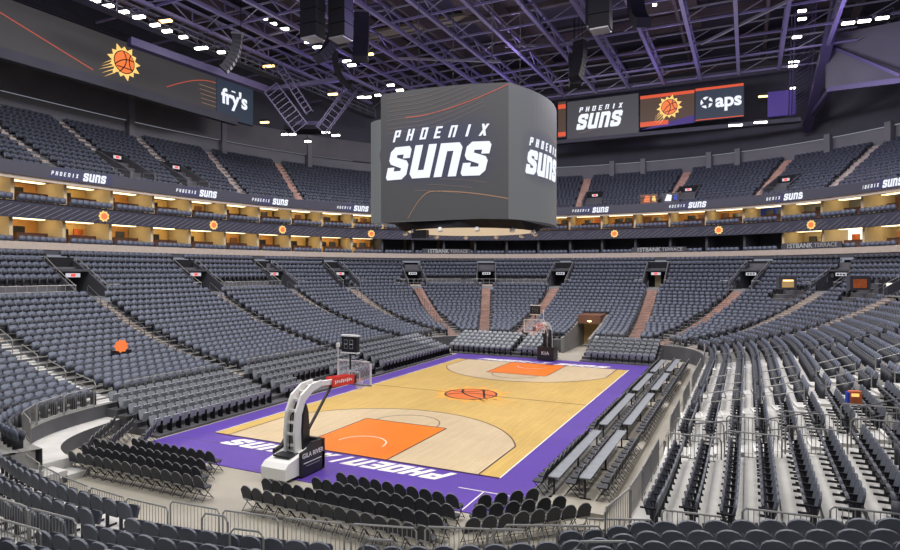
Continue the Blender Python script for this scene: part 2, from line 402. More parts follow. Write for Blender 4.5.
# portals in the upper part of the bowl
def exit_sign(p, d, nrm, red, wid=1.1):
    e = empty('exit_sign', p, 0, label=None, cat=None)
    b = MB(); b.obox((0, 0, 0), nrm * (wid / 2), (0, 0, .16), d * .04, 'exit_white'); b.build('sign_box', e)
    c = MB()
    if red: c.obox(-d * .05, nrm * .18, (0, 0, .12), d * .012, 'exit_red')
    else: 
        for q in (-.3, 0, .3): c.obox(Vector(nrm) * q - d * .05, nrm * .1, (0, 0, .08), d * .012, 'black')
    c.build('sign_face', e)
    return e
PNAMES = ['', 'second aisle of the left stand', 'third aisle of the left stand', 'fourth aisle of the left stand', 'far left corner aisle', 'inner far left corner aisle',
          'angled aisle left of far hoop', 'straight aisle left of far hoop', 'straight aisle right of far hoop', 'angled aisle right of far hoop', 'far right corner aisle', 'outer far right corner aisle']
for k in sorted(PORT):
    d, nrm = aisle_dir(k)
    a = Vector((*aisle_at(k, PS0), 0)); b = Vector((*aisle_at(k, PS1), 0))
    if not bowl_ok(a.x, a.y): continue
    L = (b - a).length; z0 = zz(.72); z1 = zz(.92)
    m = MB()
    m.obox((a + b) / 2 + Vector((0, 0, z0 - .05)), d * (L / 2), nrm * PW, (0, 0, .05), 'tread')
    ztp = lambda t: zz(.72 + .20 * t) + .55
    for sg in (-1, 1):
        base = a + nrm * (sg * PW)
        m.prism([(0, z0 - .1), (L + .9, z0 - .1), (L + .9, ztp(1.1)), (L * .6, ztp(.62)), (L * .3, ztp(.32)), (0, ztp(0))], base - nrm * .09, d, (0, 0, 1), nrm * .18, 'wall_dark')
    m.obox(b + Vector((0, 0, (z0 + z1) / 2 + .3)) + d * .5, d * .1, nrm * PW, (0, 0, (z1 - z0) / 2 + .5), 'black')  # black end sheet stands for the shade inside the opening
    m.obox(b - d * (L * .18) + Vector((0, 0, zz(.9) - .02)), d * (L * .18 + .5), nrm * PW, (0, 0, .10), 'wall_dark')
    if k == 8: m.obox(b + Vector((0, 0, z0 + .95)) + d * .36, d * .02, nrm * .35, (0, 0, .95), 'suite_side')
    m.build('portal_wall', kind='structure')
    p = b - d * (L * .40) + Vector((0, 0, zz(.9) - .42))
    e = exit_sign(p, d, nrm, k <= 4 or k == 8)
    tag(e, ('red-lit' if (k <= 4 or k == 8) else 'white-lit') + ' exit sign over the portal of the ' + PNAMES[k], 'exit sign')
    # portal hand rails
    for sg, sd in ((-1, 'left'), (1, 'right')):
        r_ = MB(); base = a + nrm * (sg * PW)
        pts = [base + Vector((0, 0, ztp(0) - .6)), base + Vector((0, 0, ztp(0) + .35))] + [base + d * (L * t) + Vector((0, 0, ztp(t) + .33)) for t in (.3, .6, 1)]
        r_.tube(pts, .035, 'rail')
        for t in (.3, .6, 1): r_.tube([base + d * (L * t) + Vector((0, 0, ztp(t) - .05)), base + d * (L * t) + Vector((0, 0, ztp(t) + .33))], .025, 'rail')
        r_.tube([base - d * .1 - nrm * (-sg * .9) * 1.0 + Vector((0, 0, z0 + .95)), base - d * .1 + Vector((0, 0, z0 + .95))], .03, 'rail')
        r_.build('portal_rail', label=f'steel rail on the {sd} side wall of portal, {PNAMES[k]}', cat='rail')

# ground tunnel under the far stand
m = MB(); zt = 3.5
tp = [(22.3, 0), (31.5, 0)] + [(22.5 + 23.5 * q, zz(q) + .35) for q in (.36, .27, .18, .09)] + [(22.3, 1.5)]
for tx in (TUN[0] - .25, TUN[1]): m.prism(tp, (tx, 0, 0), (0, 1, 0), (0, 0, 1), (.25, 0, 0), 'tread')
m.box(TUN[0], TUN[1], 28.0, 31.5, 2.5, 3.4, 'suite_brown'); m.box(TUN[0], TUN[1], 30.8, 31.5, 0, 2.5, 'suite_wall')
m.build('tunnel_wall', kind='structure')
m = MB(); m.lathe([(.10, 0), (.22, .05), (.22, .12), (.05, .16)], (0, 0, 0), 'lamp_warm', 10)
m.build('tunnel_lamp', loc=(1.4, 27.3, 2.75), label='small glowing lamp over the floor tunnel in the far stand', cat='lamp')
tubes = MB(); tubes.box(-.5, .5, -.3, .3, 0, 1.1, 'sun_yellow'); tubes.box(-.42, .42, -.31, -.3, .2, .9, 'suite_orange')
tubes.build('equipment_case', loc=(1.5, 29.6, 0), label='yellow case standing inside the floor tunnel under the far stand', cat='case')

# ------------------------------------------------------------------ court
c = empty('basketball_court', (0, 0, 0), kind='structure')
m = MB(); m.box(-9.15, 9.15, -17.9, 17.3, .0, .030, 'court_purple'); m.build('court_apron', c)
def slab(name, pts, z, mt): 
    b = MB(); b.prism(pts, (0, 0, z - .004), (1, 0, 0), (0, 1, 0), (0, 0, .004), mt); return b.build(name, c)
slab('playing_surface', [(-7.62, -14.325), (7.62, -14.325), (7.62, 14.325), (-7.62, 14.325)], .036, 'court_gold')
def arc3(sg, r=7.24, x=6.706, off=0):
    yb = -14.325; hy = yb + 1.6; a0 = math.acos(x / r); pts = [(-x, yb)]
    for i in range(41):
        a = PI - a0 - (PI - 2 * a0) * i / 40; pts.append((r * math.cos(a), hy + r * math.sin(a)))
    pts.append((x, yb)); return [(px, py * sg) for px, py in (pts if sg == 1 else pts[::-1])]
def strip(b, pts, w, z, mt='court_dark', closed=False):
    n = len(pts)
    for i in range(n if closed else n - 1):
        p, q = Vector((*pts[i], z)), Vector((*pts[(i + 1) % n], z)); b.beam(p, q, w, .004, mt)
lines = MB()
for sg, nm in ((1, 'near'), (-1, 'far')):
    slab('three_point_area', arc3(sg), .040, 'court_maple')
    slab('painted_lane', [(-2.44, -14.325 * sg), (2.44, -14.325 * sg), (2.44, -8.535 * sg), (-2.44, -8.535 * sg)][::sg], .044, 'court_orange')
    strip(lines, arc3(sg), .06, .046)
    strip(lines, [(-2.44, -14.325 * sg), (-2.44, -8.535 * sg), (2.44, -8.535 * sg), (2.44, -14.325 * sg)], .06, .050)
    strip(lines, [(-7.62, -14.32 * sg), (7.62, -14.32 * sg)], .08, .050)
    strip(lines, [(1.22 * math.cos(PI * i / 20), sg * (-12.725 + 1.22 * math.sin(PI * i / 20))) for i in range(21)], .06, .052, 'white_paint')
    strip(lines, [(1.83 * math.cos(PI * i / 24), sg * (-8.535 + 1.83 * math.sin(PI * i / 24))) for i in range(25)], .05, .046, 'court_gold' if 0 else 'court_dark')
for sx in (-1, 1): strip(lines, [(sx * 7.62, -14.325), (sx * 7.62, 14.325)], .06, .044, 'white_paint')
strip(lines, [(-7.62, 0), (7.62, 0)], .05, .044)
strip(lines, [(-9.1, -15.6), (-3, -15.6)], .03, .034, 'screen_side'); strip(lines, [(6.6, -15.9), (9.1, -15.9)], .05, .034, 'white_paint'); strip(lines, [(7.62, -17.8), (7.62, -15.9)], .05, .034, 'white_paint')
lines.build('court_lines', c)

# lettering ---------------------------------------------------------
GS = [(0, .08), (.08, 0), (.70, 0), (.86, .14), (.86, .44), (.76, .56), (.30, .68), (.30, .76), (.58, .76), (.58, .64), (.86, .64), (.86, .90), (.76, 1), (.16, 1), (0, .86), (0, .60), (.10, .48), (.58, .34), (.58, .26), (.28, .26), (.28, .38), (0, .38)]
GU = [(0, 1), (0, .14), (.14, 0), (.84, 0), (.84, 1), (.54, 1), (.54, .24), (.30, .24), (.30, 1)]
GN = [(0, 0), (.30, 0), (.30, .76), (.54, .76), (.54, 0), (.84, 0), (.84, .86), (.70, 1), (0, 1)]
R4 = lambda a, b, c_, d: [(a, b), (c_, b), (c_, d), (a, d)]
THIN = {'P': [R4(0, 0, .2, 1), R4(.2, .84, .6, 1), R4(.2, .40, .6, .56), R4(.42, .56, .6, .84)], 'H': [R4(0, 0, .2, 1), R4(.42, 0, .62, 1), R4(.2, .42, .42, .58)],
        'O': [R4(0, 0, .2, 1), R4(.42, 0, .62, 1), R4(.2, 0, .42, .16), R4(.2, .84, .42, 1)], 'E': [R4(0, 0, .2, 1), R4(.2, 0, .6, .16), R4(.2, .42, .52, .58), R4(.2, .84, .6, 1)],
        'N': [R4(0, 0, .2, 1), R4(.42, 0, .62, 1), R4(.2, .84, .42, 1)], 'I': [R4(.2, 0, .42, 1)], 'X': [[(0, 0), (.22, 0), (.66, 1), (.44, 1)], [(0, 1), (.44, 0), (.66, 0), (.22, 1)]]}
def glyphs(word, x0, y0, w, h, slant=.18):
    """list of polygons for SUNS (heavy) or PHOENIX (thin) laid in a box"""
    out = []; n = len(word)
    if word == 'SUNS':
        cw = w / (n - 1 + .9)
        for i, ch in enumerate(word):
            gph = {'S': GS, 'U': GU, 'N': GN}[ch]; out.append([(x0 + i * cw + p[0] * cw + slant * h * p[1], y0 + p[1] * h) for p in gph])
    else:
        cw = w / (n - 1 + .62)
        for i, ch in enumerate(word):
            for q in THIN[ch]: out.append([(x0 + i * cw + p[0] * min(cw * .8, h * .95) + slant * h * p[1], y0 + p[1] * h) for p in q])
    return out
def put(b, polys, o, u, v, n, mt):
    for p in polys: b.prism(p, o, u, v, n, mt)
def suns_logo(b, o, u, v, n, mt='screen_text', s=1.0):
    put(b, glyphs('SUNS', -s, -.55 * s, 1.9 * s, .85 * s), o, u, v, n, mt); put(b, glyphs('PHOENIX', -.86 * s, .42 * s, 1.86 * s, .26 * s), o, u, v, n, mt)
def sun_ball(parent, o, u, v, n, s=1.0, mats=('screen_yellow', 'screen_ball', 'ball_seam'), ang=0.0, prefix=''):
    o, u, v, n = map(Vector, (o, u, v, n)); ca, sa = math.cos(ang), math.sin(ang); U = u * ca + v * sa; V = -u * sa + v * ca
    b = MB(); pts = []
    for i in range(26):
        a = 2 * PI * i / 26; r = (1.62 if i % 4 == 0 else 1.42) if i % 2 == 0 else 1.13; pts.append((r * s * math.cos(a), r * s * math.sin(a)))
    b.prism(pts, o, U, V, n, mats[0])
    for j, q in enumerate((-1.0, -.72, -.44, -.16, .12)):
        b.prism([(-.9 * s, (q + .05) * s), (-1.0 * s, (q - .10) * s), ((-2.5 + .2 * abs(j - 2)) * s, (q - .62) * s)], o, U, V, n, mats[0])
    b.build('sun_rays', parent)
    b = MB(); b.prism([(s * 1.02 * math.cos(2 * PI * i / 32), s * 1.02 * math.sin(2 * PI * i / 32)) for i in range(32)], o + n * 1.02, u, v, n * .5, mats[2]); 
    b.prism([(s * .94 * math.cos(2 * PI * i / 32), s * .94 * math.sin(2 * PI * i / 32)) for i in range(32)], o + n * 1.6, u, v, n * .5, mats[1])
    def seam(fn, t0, t1):
        k = 12; q = [fn(t0 + (t1 - t0) * i / k) for i in range(k + 1)]; wv = .045 * s
        for i in range(k):
            (x0, y0), (x1, y1) = q[i], q[i + 1]; dx, dy = x1 - x0, y1 - y0; l = math.hypot(dx, dy) or 1; nx, ny = -dy / l * wv, dx / l * wv
            b.prism([(x0 - nx, y0 - ny), (x1 - nx, y1 - ny), (x1 + nx, y1 + ny), (x0 + nx, y0 + ny)], o + n * 2.15, U, V, n * .4, mats[2])
    seam(lambda t: (t * s * .92, (.28 - .35 * t * t + .3 * t) * s * .8), -1, 1)
    seam(lambda t: ((.15 + .3 * t - .45 * t * t) * s, t * s * .92), -1, 1)
    seam(lambda t: ((.62 + .32 * t * t) * s * .92 * 1.0 - .1 * s, t * s * .8), -.95, .95)
    seam(lambda t: (t * s * .88, (-.50 - .1 * t) * s), -.9, .85)
    b.build('basketball_emblem', parent)
b = MB()   # baseline words, read from the court side
suns = glyphs('SUNS', 0, 0, 4.4, 1.0, .5); phx = []
for i, ch in enumerate('PHOENIX'):
    for q in THIN[ch]: phx.append([(i * .93 + .80 * float(np.interp(p[0], [0, .2, .42, .62], [0, .34, .62, 1.0])) * (1 if ch != 'I' else .9) + .5 * p[1], float(np.interp(p[1], [0, .16, .41, .57, .84, 1], [0, .24, .38, .62, .76, 1]))) for p in q])
put(b, phx, (5.9, -14.55, .032), (-1, 0, 0), (0, -1, 0), (0, 0, .006), 'white_paint')
put(b, suns, (-1.2, -14.55, .032), (-1, 0, 0), (0, -1, 0), (0, 0, .006), 'white_paint')
put(b, phx, (-5.9, 14.55, .032), (1, 0, 0), (0, 1, 0), (0, 0, .006), 'white_paint')
put(b, suns, (1.2, 14.55, .032), (1, 0, 0), (0, 1, 0), (0, 0, .006), 'white_paint')
b.build('baseline_lettering', c)
sun_ball(c, (0, 0, .038), (1, 0, 0), (0, 1, 0), (0, 0, .004), 1.72, ('sun_faded', 'sun_orange', 'ball_seam'), 2.1)

# ------------------------------------------------------------------ basketball stands
FONTCACHE = {}
def text_mesh(txt, size, mt, extrude=.01, align='CENTER', spacing=1.0, bold=0.012):
    cu = bpy.data.curves.new('lettering', 'FONT'); cu.body = txt; cu.size = size; cu.extrude = extrude; cu.align_x = align; cu.align_y = 'CENTER'; cu.space_character = spacing; cu.offset = size * bold
    o = bpy.data.objects.new('lettering', cu); COL.objects.link(o); dg = bpy.context.evaluated_depsgraph_get(); dg.update()
    me = bpy.data.meshes.new_from_object(o.evaluated_get(dg)); bpy.data.objects.remove(o); me.materials.clear(); me.materials.append(MATS[mt]); return me
def text_obj(name, txt, size, mt, parent, loc, u, v, extrude=.01, spacing=1.0, bold=.012, **kw):
    o = bpy.data.objects.new(name, text_mesh(txt, size, mt, extrude, spacing=spacing, bold=bold)); COL.objects.link(o)
    u, v = Vector(u).normalized(), Vector(v).normalized(); n = u.cross(v)
    o.matrix_world = Matrix(((u.x, v.x, n.x, loc[0]), (u.y, v.y, n.y, loc[1]), (u.z, v.z, n.z, loc[2]), (0, 0, 0, 1)))
    if parent is not None: o.parent = parent
    tag(o, **kw); return o
def hoop(y0, rz, label, near):
    st = empty('basketball_stand', (0, y0, .03), rz, label, 'basketball hoop')
    # local frame: +y towards the court, origin under the baseline
    st_children = lambda: [q for q in bpy.data.objects if q.parent == st]
    b = MB(); b.prism([(-3.95, .12), (-2.0, .12), (-2.0, .95), (-2.4, 1.0), (-3.1, .85), (-3.75, .72), (-3.95, .55)], (-.6, 0, 0), (0, 1, 0), (0, 0, 1), (1.2, 0, 0), 'white')
    b.box(-.40, .40, -3.5, -2.9, .84, .90, 'black_metal'); b.build('base', st)
    pd = [(-3.15, .05), (-1.80, .05), (-1.72, .5), (-1.85, 1.25), (-2.5, 1.28), (-2.75, 1.05), (-3.15, .98)]
    b = MB(); b.prism(pd, (.60, 0, 0), (0, 1, 0), (0, 0, 1), (.14, 0, 0), 'black_metal'); b.prism(pd, (-.74, 0, 0), (0, 1, 0), (0, 0, 1), (.14, 0, 0), 'black_metal')
    b.box(-.74, .74, -1.90, -1.72, .05, 1.25, 'black_metal'); b.build('base_padding', st)
    for sx in (-.5, .5):
        for yy in (-3.8, -2.1):
            w_ = MB(); w_.lathe([(.02, -.03), (.06, -.03), (.06, .03), (.02, .03)], (0, 0, 0), 'black', 10); o = w_.build('wheel', st); o.location = (sx, yy, .07); o.rotation_euler = (0, PI / 2, 0)
    ms = [(-3.0, .9), (-2.62, .9), (-2.66, 1.7), (-2.60, 2.35), (-2.36, 2.85), (-1.9, 3.15), (-1.3, 3.28), (-1.3, 3.52), (-2.0, 3.46), (-2.62, 3.12), (-2.94, 2.5), (-3.04, 1.7)]
    b = MB()
    for sx in (-.24, .24): b.prism(ms, (sx - .05, 0, 0), (0, 1, 0), (0, 0, 1), (.10, 0, 0), 'white')
    for t, yy in ((1.15, -2.85), (1.6, -2.86), (2.05, -2.82), (2.5, -2.72), (2.9, -2.5), (3.15, -2.15), (3.32, -1.7)): b.box(-.24, .24, yy - .05, yy + .05, t - .05, t + .05, 'white')
    b.tube([(-.1, -2.9, 1.0), (-.1, -2.8, 2.3), (.1, -2.3, 3.0), (.1, -1.4, 3.35)], .03, 'black', 5); b.build('mast', st)
    mp = [(-2.62, .95), (-2.25, .95), (-2.2, 1.6), (-2.28, 2.4), (-2.4, 2.75), (-2.56, 2.3), (-2.62, 1.7)]
    b = MB(); b.prism(mp, (.12, 0, 0), (0, 1, 0), (0, 0, 1), (.24, 0, 0), 'black_metal'); b.prism(mp, (-.36, 0, 0), (0, 1, 0), (0, 0, 1), (.24, 0, 0), 'black_metal'); b.build('mast_padding', st)
    for q in st_children(): q.location.y -= .3
    b = MB(); b.beam((0, -1.9, 3.36), (0, 1.05, 3.12), .22, .20, 'white'); b.beam((0, -2.5, 1.2), (0, -.6, 3.1), .09, .09, 'black_metal'); b.build('boom_arm', st)
    b = MB(); b.beam((.17, -.75, 3.27), (.17, .85, 3.17), .05, .42, 'red_pad'); b.beam((-.17, -.75, 3.27), (-.17, .85, 3.17), .05, .42, 'red_pad'); pn = b.build('sponsor_panel', st)
    b = MB()
    for sx in (-.20, .20):
        for j in range(9):
            y_ = -.6 + j * .145; z_ = 3.24 - .06 * j * .1; b.beam((sx, y_, z_ + (.03 if j % 2 else 0)), (sx, y_ + .08, z_), .01, .16 - .03 * (j % 3), 'white')
    b.build('panel_marks', pn)
    b = MB(); b.box(-.915, .915, 1.10, 1.13, 2.87, 3.94, 'glass'); bb = b.build('backboard', st)
    b = MB()
    for q in ((-.93, -.87, 2.85, 3.96), (.87, .93, 2.85, 3.96)): b.box(q[0], q[1], 1.08, 1.15, q[2], q[3], 'white')
    b.box(-.93, .93, 1.08, 1.15, 3.90, 3.96, 'white'); b.box(-.93, .93, 1.06, 1.17, 2.83, 2.90, 'white' if not near else 'steel')
    for q in ((-.32, -.27, 3.02, 3.46), (.27, .32, 3.02, 3.46)): b.box(q[0], q[1], 1.13, 1.14, q[2], q[3], 'white')
    b.box(-.32, .32, 1.13, 1.14, 3.42, 3.47, 'white'); b.box(-.12, .12, .95, 1.12, 2.95, 3.3, 'black_metal'); b.build('backboard_frame', bb)
    b = MB(); b.tube([(.229 * math.cos(2 * PI * i / 20), 1.50 + .229 * math.sin(2 * PI * i / 20), 3.02) for i in range(20)], .012, 'red_pad', 6, True); b.box(-.08, .08, 1.13, 1.28, 2.99, 3.02, 'red_pad'); rim = b.build('rim', st)
    b = MB()
    for i in range(12):
        a0, a1 = 2 * PI * i / 12, 2 * PI * (i + 1) / 12; am = (a0 + a1) / 2
        P = [(.225 * math.cos(a0), 1.5 + .225 * math.sin(a0), 3.0), (.17 * math.cos(am), 1.5 + .17 * math.sin(am), 2.85), (.13 * math.cos(a0), 1.5 + .13 * math.sin(a0), 2.70), (.12 * math.cos(am), 1.5 + .12 * math.sin(am), 2.56)]
        b.tube(P, .009, 'white', 4); P2 = [(.225 * math.cos(a1), 1.5 + .225 * math.sin(a1), 3.0), P[1], (.13 * math.cos(a1), 1.5 + .13 * math.sin(a1), 2.70), P[3]]; b.tube(P2, .009, 'white', 4)
    b.build('net', rim)
    # shot clock over the board
    b = MB(); b.box(-.42, .42, .72, .92, 4.35, 5.15, 'black_metal'); b.box(-.03, .03, .78, .84, 3.6, 4.35, 'black_metal'); b.box(-.45, .45, .70, .94, 5.10, 5.17, 'white'); b.box(-.45, .45, .70, .94, 4.33, 4.39, 'white'); b.box(-.32, .32, .70, .72, 4.48, 5.02, 'tv')
    b.box(-.32, .32, .92, .94, 4.48, 5.02, 'tv'); sc_ = b.build('shot_clock', st)
    b = MB()
    for q in (-.17, .13):
        for dy in (.69, .945):
            b.tube([(q - .08, dy, 4.56), (q + .09, dy, 4.56), (q + .09, dy, 4.94), (q - .08, dy, 4.94)], .014, 'steel', 4, True); b.tube([(q - .08, dy, 4.75), (q + .09, dy, 4.75)], .014, 'steel', 4)
    b.build('clock_digits', sc_)
    b = MB(); b.tube([(-.75, .9, 3.9), (-.75, .9, 4.6)], .03, 'white'); b.box(-.8, -.7, .82, .98, 4.55, 4.75, 'white'); b.build('camera_post', st)
    return st
near_st = hoop(-14.3, 0, 'near white-armed basketball hoop stand with dark padded base reading GILA RIVER', True)
far_st = hoop(14.3, PI, 'far basketball hoop stand below the far end seats, base reading KIA', False)
o = text_obj('lettering', 'GILA RIVER', .26, 'white', None, (0, 0, 0), (1, 0, 0), (0, 1, 0), .004)
o.parent = near_st; o.location = (.745, -2.78, .84); o.rotation_euler = (PI / 2, 0, PI / 2)
b = MB(); b.box(.74, .75, -3.35, -2.25, .54, .57, 'white'); b.box(.74, .75, -3.2, -2.35, .42, .44, 'steel'); b.build('lettering_line', near_st)
o = text_obj('lettering', 'KIA', .42, 'white', None, (0, 0, 0), (1, 0, 0), (0, 1, 0), .004, 1.15)
o.parent = far_st; o.location = (0, -2.0, .68); o.rotation_euler = (PI / 2, 0, PI)

# ------------------------------------------------------------------ folding chairs by the court
back = MB(); back.prism(arch(.45, .49, 8, .48), (0, -.19, .44), (1, 0, 0), (0, -.22, .97), (0, .045, .01), 'chair_pad')
edge = MB()
ol = arch(.465, .505, 8, .48)
edge.tube([(p[0], -.165 - .22 * p[1], .44 + .97 * p[1]) for p in ol[2:]], .010, 'chair_edge', 4)
pad = MB(); pad.prism([(-.21, -.18), (.21, -.18), (.23, .12), (.17, .22), (-.17, .22), (-.23, .12)], (0, 0, .43), (1, 0, 0), (0, 1, 0), (0, 0, .05), 'chair_pad')
pad.box(-.16, .16, -.215, -.19, .42, .475, 'steel')
legs = MB()
for sx in (-.22, .22):
    legs.tube([(sx, .24, .0), (sx, -.16, .48), (sx, -.26, .78)], .014, 'black_metal', 5); legs.tube([(sx * .9, -.26, 0), (sx * .9, .16, .45)], .014, 'black_metal', 5)
legs.tube([(-.22, .2, .05), (.22, .2, .05)], .010, 'black_metal', 4); legs.tube([(-.2, -.22, .06), (.2, -.22, .06)], .010, 'black_metal', 4)
CH = [('backrest', back.mesh('backrest')), ('backrest_edge', edge.mesh('backrest_edge')), ('seat', pad.mesh('seat')), ('folding_frame', legs.mesh('folding_frame'))]
def folding_chair(x, y, z, rz, label, group):
    o = empty('folding_chair', (x, y, z), rz, label, 'chair', group)
    ob = None
    for nme, me in CH:
        if nme == 'backrest_edge': child(nme, me, ob)
        else:
            q = child(nme, me, o); ob = q if nme == 'backrest' else ob
    return o
def chair_row(p0, p1, n, z, label, group, face=1):
    p0, p1 = Vector(p0), Vector(p1); d = (p1 - p0).normalized(); rz = math.atan2(d.y, d.x) + (0 if face > 0 else PI)
    for i in range(n):
        p = p0 + (p1 - p0) * (i / (n - 1)) if n > 1 else p0
        folding_chair(p.x, p.y, z, rz + random.uniform(-.03, .03), label.format(ORD[i]), group)
riser = MB()
A_ROWS = [((3.3, -18.45), (7.75, -18.6), 10), ((2.85, -19.25), (8.0, -19.4), 12), ((1.35, -20.1), (8.0, -20.25), 15), ((1.25, -20.95), (8.1, -21.15), 15)]
B_ROWS = [((8.55, -18.25), (9.75, -17.05), 4), ((8.75, -19.1), (10.75, -17.3), 6), ((8.95, -20.1), (11.6, -17.55), 8)]
C_ROWS = [((-7.3, -18.7), (-2.95, -18.65), 10), ((-8.7, -19.45), (-2.5, -19.5), 14), ((-8.3, -20.25), (-1.9, -20.25), 14), ((-7.9, -21.05), (-1.0, -20.95), 14)]
D_ROWS = [((-11.5, -17.25), (-9.2, -19.9), 7), ((-10.4, -17.1), (-8.6, -19.3), 6), ((-9.0, -16.9), (-7.8, -18.3), 4)]
for blk, rws, nm, fc in ((0, A_ROWS, 'centre block behind near hoop', 1), (1, B_ROWS, 'angled block right of aisle', 1), (2, C_ROWS, 'block left of near hoop', 1)):
    for r_, (p, q, n) in enumerate(rws):
        chair_row((*p, 0), (*q, 0), n, .03 + .0 * r_, 'black folding chair, {} from left, ' + ORD[r_] + ' row, ' + nm, 'black folding chairs around the court', fc)
for r_, (p, q, n) in enumerate(D_ROWS):
    chair_row((*p, 0), (*q, 0), n, .12 + .0 * r_, 'black folding chair, {} from far end, ' + ORD[2 - r_] + ' row, angled left corner group', 'black folding chairs around the court', -1)

# ------------------------------------------------------------------ sideline: desks and chairs on the right
rm = MB(); rm.box(9.25, 10.15, -16.6, 17, 0, .10, 'tread'); rm.box(10.15, 12.1, -16.6, 17, .0, .22, 'floor_concrete'); rm.build('sideline_platform', kind='structure')
DESK = [(-15.6, -8.6), (-7.4, .6), (1.8, 8.4), (9.4, 15.8)]
for di, (xd, zd, nm) in enumerate(((10.15, .1, 'front'), (11.25, .22, 'rear'))):
    for k, (y0, y1) in enumerate(DESK):
        o = empty('sideline_desk', (xd, (y0 + y1) / 2, zd), 0, f'long dark {nm} row press desk beside the court, {ORD[k]} from the near end', 'desk', 'press desks along the right sideline')
        h = (y1 - y0) / 2
        b = MB(); b.box(-.17, .20, -h, h, .72, .76, 'riser_seat'); b.box(-.19, -.17, -h, h, .70, .78, 'steel'); b.build('desk_top', o)
        b = MB(); b.box(-.20, -.17, -h, h, .42, .72, 'black_metal'); b.build('front_panel', o)
        for yy in (-h + .1, 0, h - .1):
            b = MB(); b.box(-.03, .03, yy - .03, yy + .03, 0, .72, 'black_metal'); b.box(-.2, .2, yy - .03, yy + .03, 0, .04, 'black_metal'); b.build('leg', o)
kn = 0
FR = 'black folding chairs around the court'
for (xc, zc, nm) in ((9.55, .1, 'courtside'), (10.75, .22, 'middle'), (11.85, .22, 'rear')):
    for k, (y0, y1) in enumerate(DESK):
        n = int((y1 - y0) / .60); 
        for i in range(n):
            y = y0 + (i + .5) * (y1 - y0) / n
            folding_chair(xc, y, zc, PI / 2 + random.uniform(-.04, .04), f'black chair {ORD[i]} in {ORD[k]} desk group from near end, {nm} row, right sideline', FR)

# ------------------------------------------------------------------ retractable riser seats on the left and far sides
rb, rp, rs = MB(), MB(), MB()
rb.prism(arch(.46, .52, 6, .2), (0, -.15, .40), (1, 0, 0), (0, -.22, .97), (0, .05, .01), 'riser_seat')
rp.prism([(-.20, 0), (.20, 0), (.18, .40), (-.18, .40)], (0, 0, .42), (1, 0, 0), (0, .28, .94), (0, .06, -.02), 'riser_seat')
rs.box(-.26, -.22, -.15, .18, 0, .62, 'black')
RM = [('backrest', rb.mesh('backrest')), ('seat', rp.mesh('seat')), ('stand', rs.mesh('stand'))]
RT = MB()
for q in (rb, rp, rs):
    o_ = len(RT.v)
    for f, k in zip(q.f, q.m): RT.f.append(tuple(i + o_ for i in f)); RT.m.append(RT.mi(q.mats[k]))
    RT.v += q.v
rcount = 0; rstuff = []
plat = MB()
RL = [(-9.75, .12), (-10.5, .34), (-11.25, .58), (-12.0, .82), (-12.75, 1.06)]
for j, (x, z) in enumerate(RL): plat.box(x - .40, x + .38, -16.2, 16.5, 0, z, 'riser_face')
RF = [(17.9, .12), (18.7, .34), (19.5, .58), (20.3, .82), (21.1, 1.06)]
for (x0, x1) in ((-10.4, -.8), (2.8, 9.4)):
    for j, (y, z) in enumerate(RF): plat.box(x0, x1, y - .38, y + .42, 0, z, 'riser_face')
plat.build('riser_platform', kind='structure')
cand = []
for j, (x, z) in enumerate(RL):
    for i in range(60):
        y = -16.0 + i * .545
        if y > 16.2 or abs(y + 7.4) < .55 or abs(y - 4.0) < .55: continue
        if -5.0 < y < -1.0 and j < 2: continue
        cand.append((x, y, z, -PI / 2, f'grey riser seat, {ORD[i]} from near end, {ORD[j]} row of the left sideline'))
for j, (y, z) in enumerate(RF):
    for i in range(37):
        x = -10.1 + i * .545
        if -1.0 < x < 3.0 or x > 9.2 or abs(x + 3.6) < .5: continue
        cand.append((x, y, z, PI, f'grey riser seat, {ORD[i]} from left, {ORD[j]} row below the far end stand'))
cand.sort(key=lambda t: campos(t)[1])
for q in cand:
    if rcount < 300:
        o = empty('riser_seat', q[:3], q[3], q[4], 'seat', 'retractable riser seats around the court'); rcount += 1
        for nme, me in RM: child(nme, me, o)
    else: rstuff.append(q[:4])
if rstuff: tile(RT, rstuff, 'riser_seats', label='remaining grey riser seats at the far side of the court', cat='seats', kind='stuff')

# ------------------------------------------------------------------ near end block, rows curved in front of the camera
nb = MB(); NR = 15
def nz(j): return .80 + .10 * j + .011 * j * j
def ny(j, x): return near_front(x) - .9 * j
CROSS = 3      # cross aisle after the third row on the left part
near_seats = []
xs = [(-8.0 + .5 * i) for i in range(69)]
for j in range(NR):
    for i in range(len(xs) - 1):
        x0, x1 = xs[i], xs[i + 1]
        l0, l1 = near_lift(x0), near_lift(x1)
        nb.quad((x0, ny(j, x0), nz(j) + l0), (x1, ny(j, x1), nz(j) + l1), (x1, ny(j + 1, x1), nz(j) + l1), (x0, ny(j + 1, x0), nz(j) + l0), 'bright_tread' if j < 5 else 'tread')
        zb = -9 if j == 0 else nz(j - 1)
        nb.quad((x0, ny(j, x0), max(0, zb + l0)), (x1, ny(j, x1), max(0, zb + l1)), (x1, ny(j, x1), nz(j) + l1), (x0, ny(j, x0), nz(j) + l0), 'riser_face')
nb.build('near_end_terrace', kind='structure')
for j in range(NR):
    x = -7.2 + (.28 if j % 2 else 0); idx = 0
    while x < 25:
        sl = near_slope(x); y = ny(j, x) - .52; rz = math.atan(sl)
        skip = (7.3 < x < 8.3) or (j == 3 and x < 1.6) or (10.6 < x < 11.4 and j < 1) or (j < 1 and 1.2 < x < 11.9) or (j < 3 and .9 < x < 1.8)
        if not skip and inview((x, y, 0), 4) and math.hypot(x - CAM[0], y - CAM[1]) > 3.5:
            near_seats.append((x, y, nz(j) + near_lift(x), rz, j, idx))
        x += .575 * math.cos(rz); idx += 1
vis = []
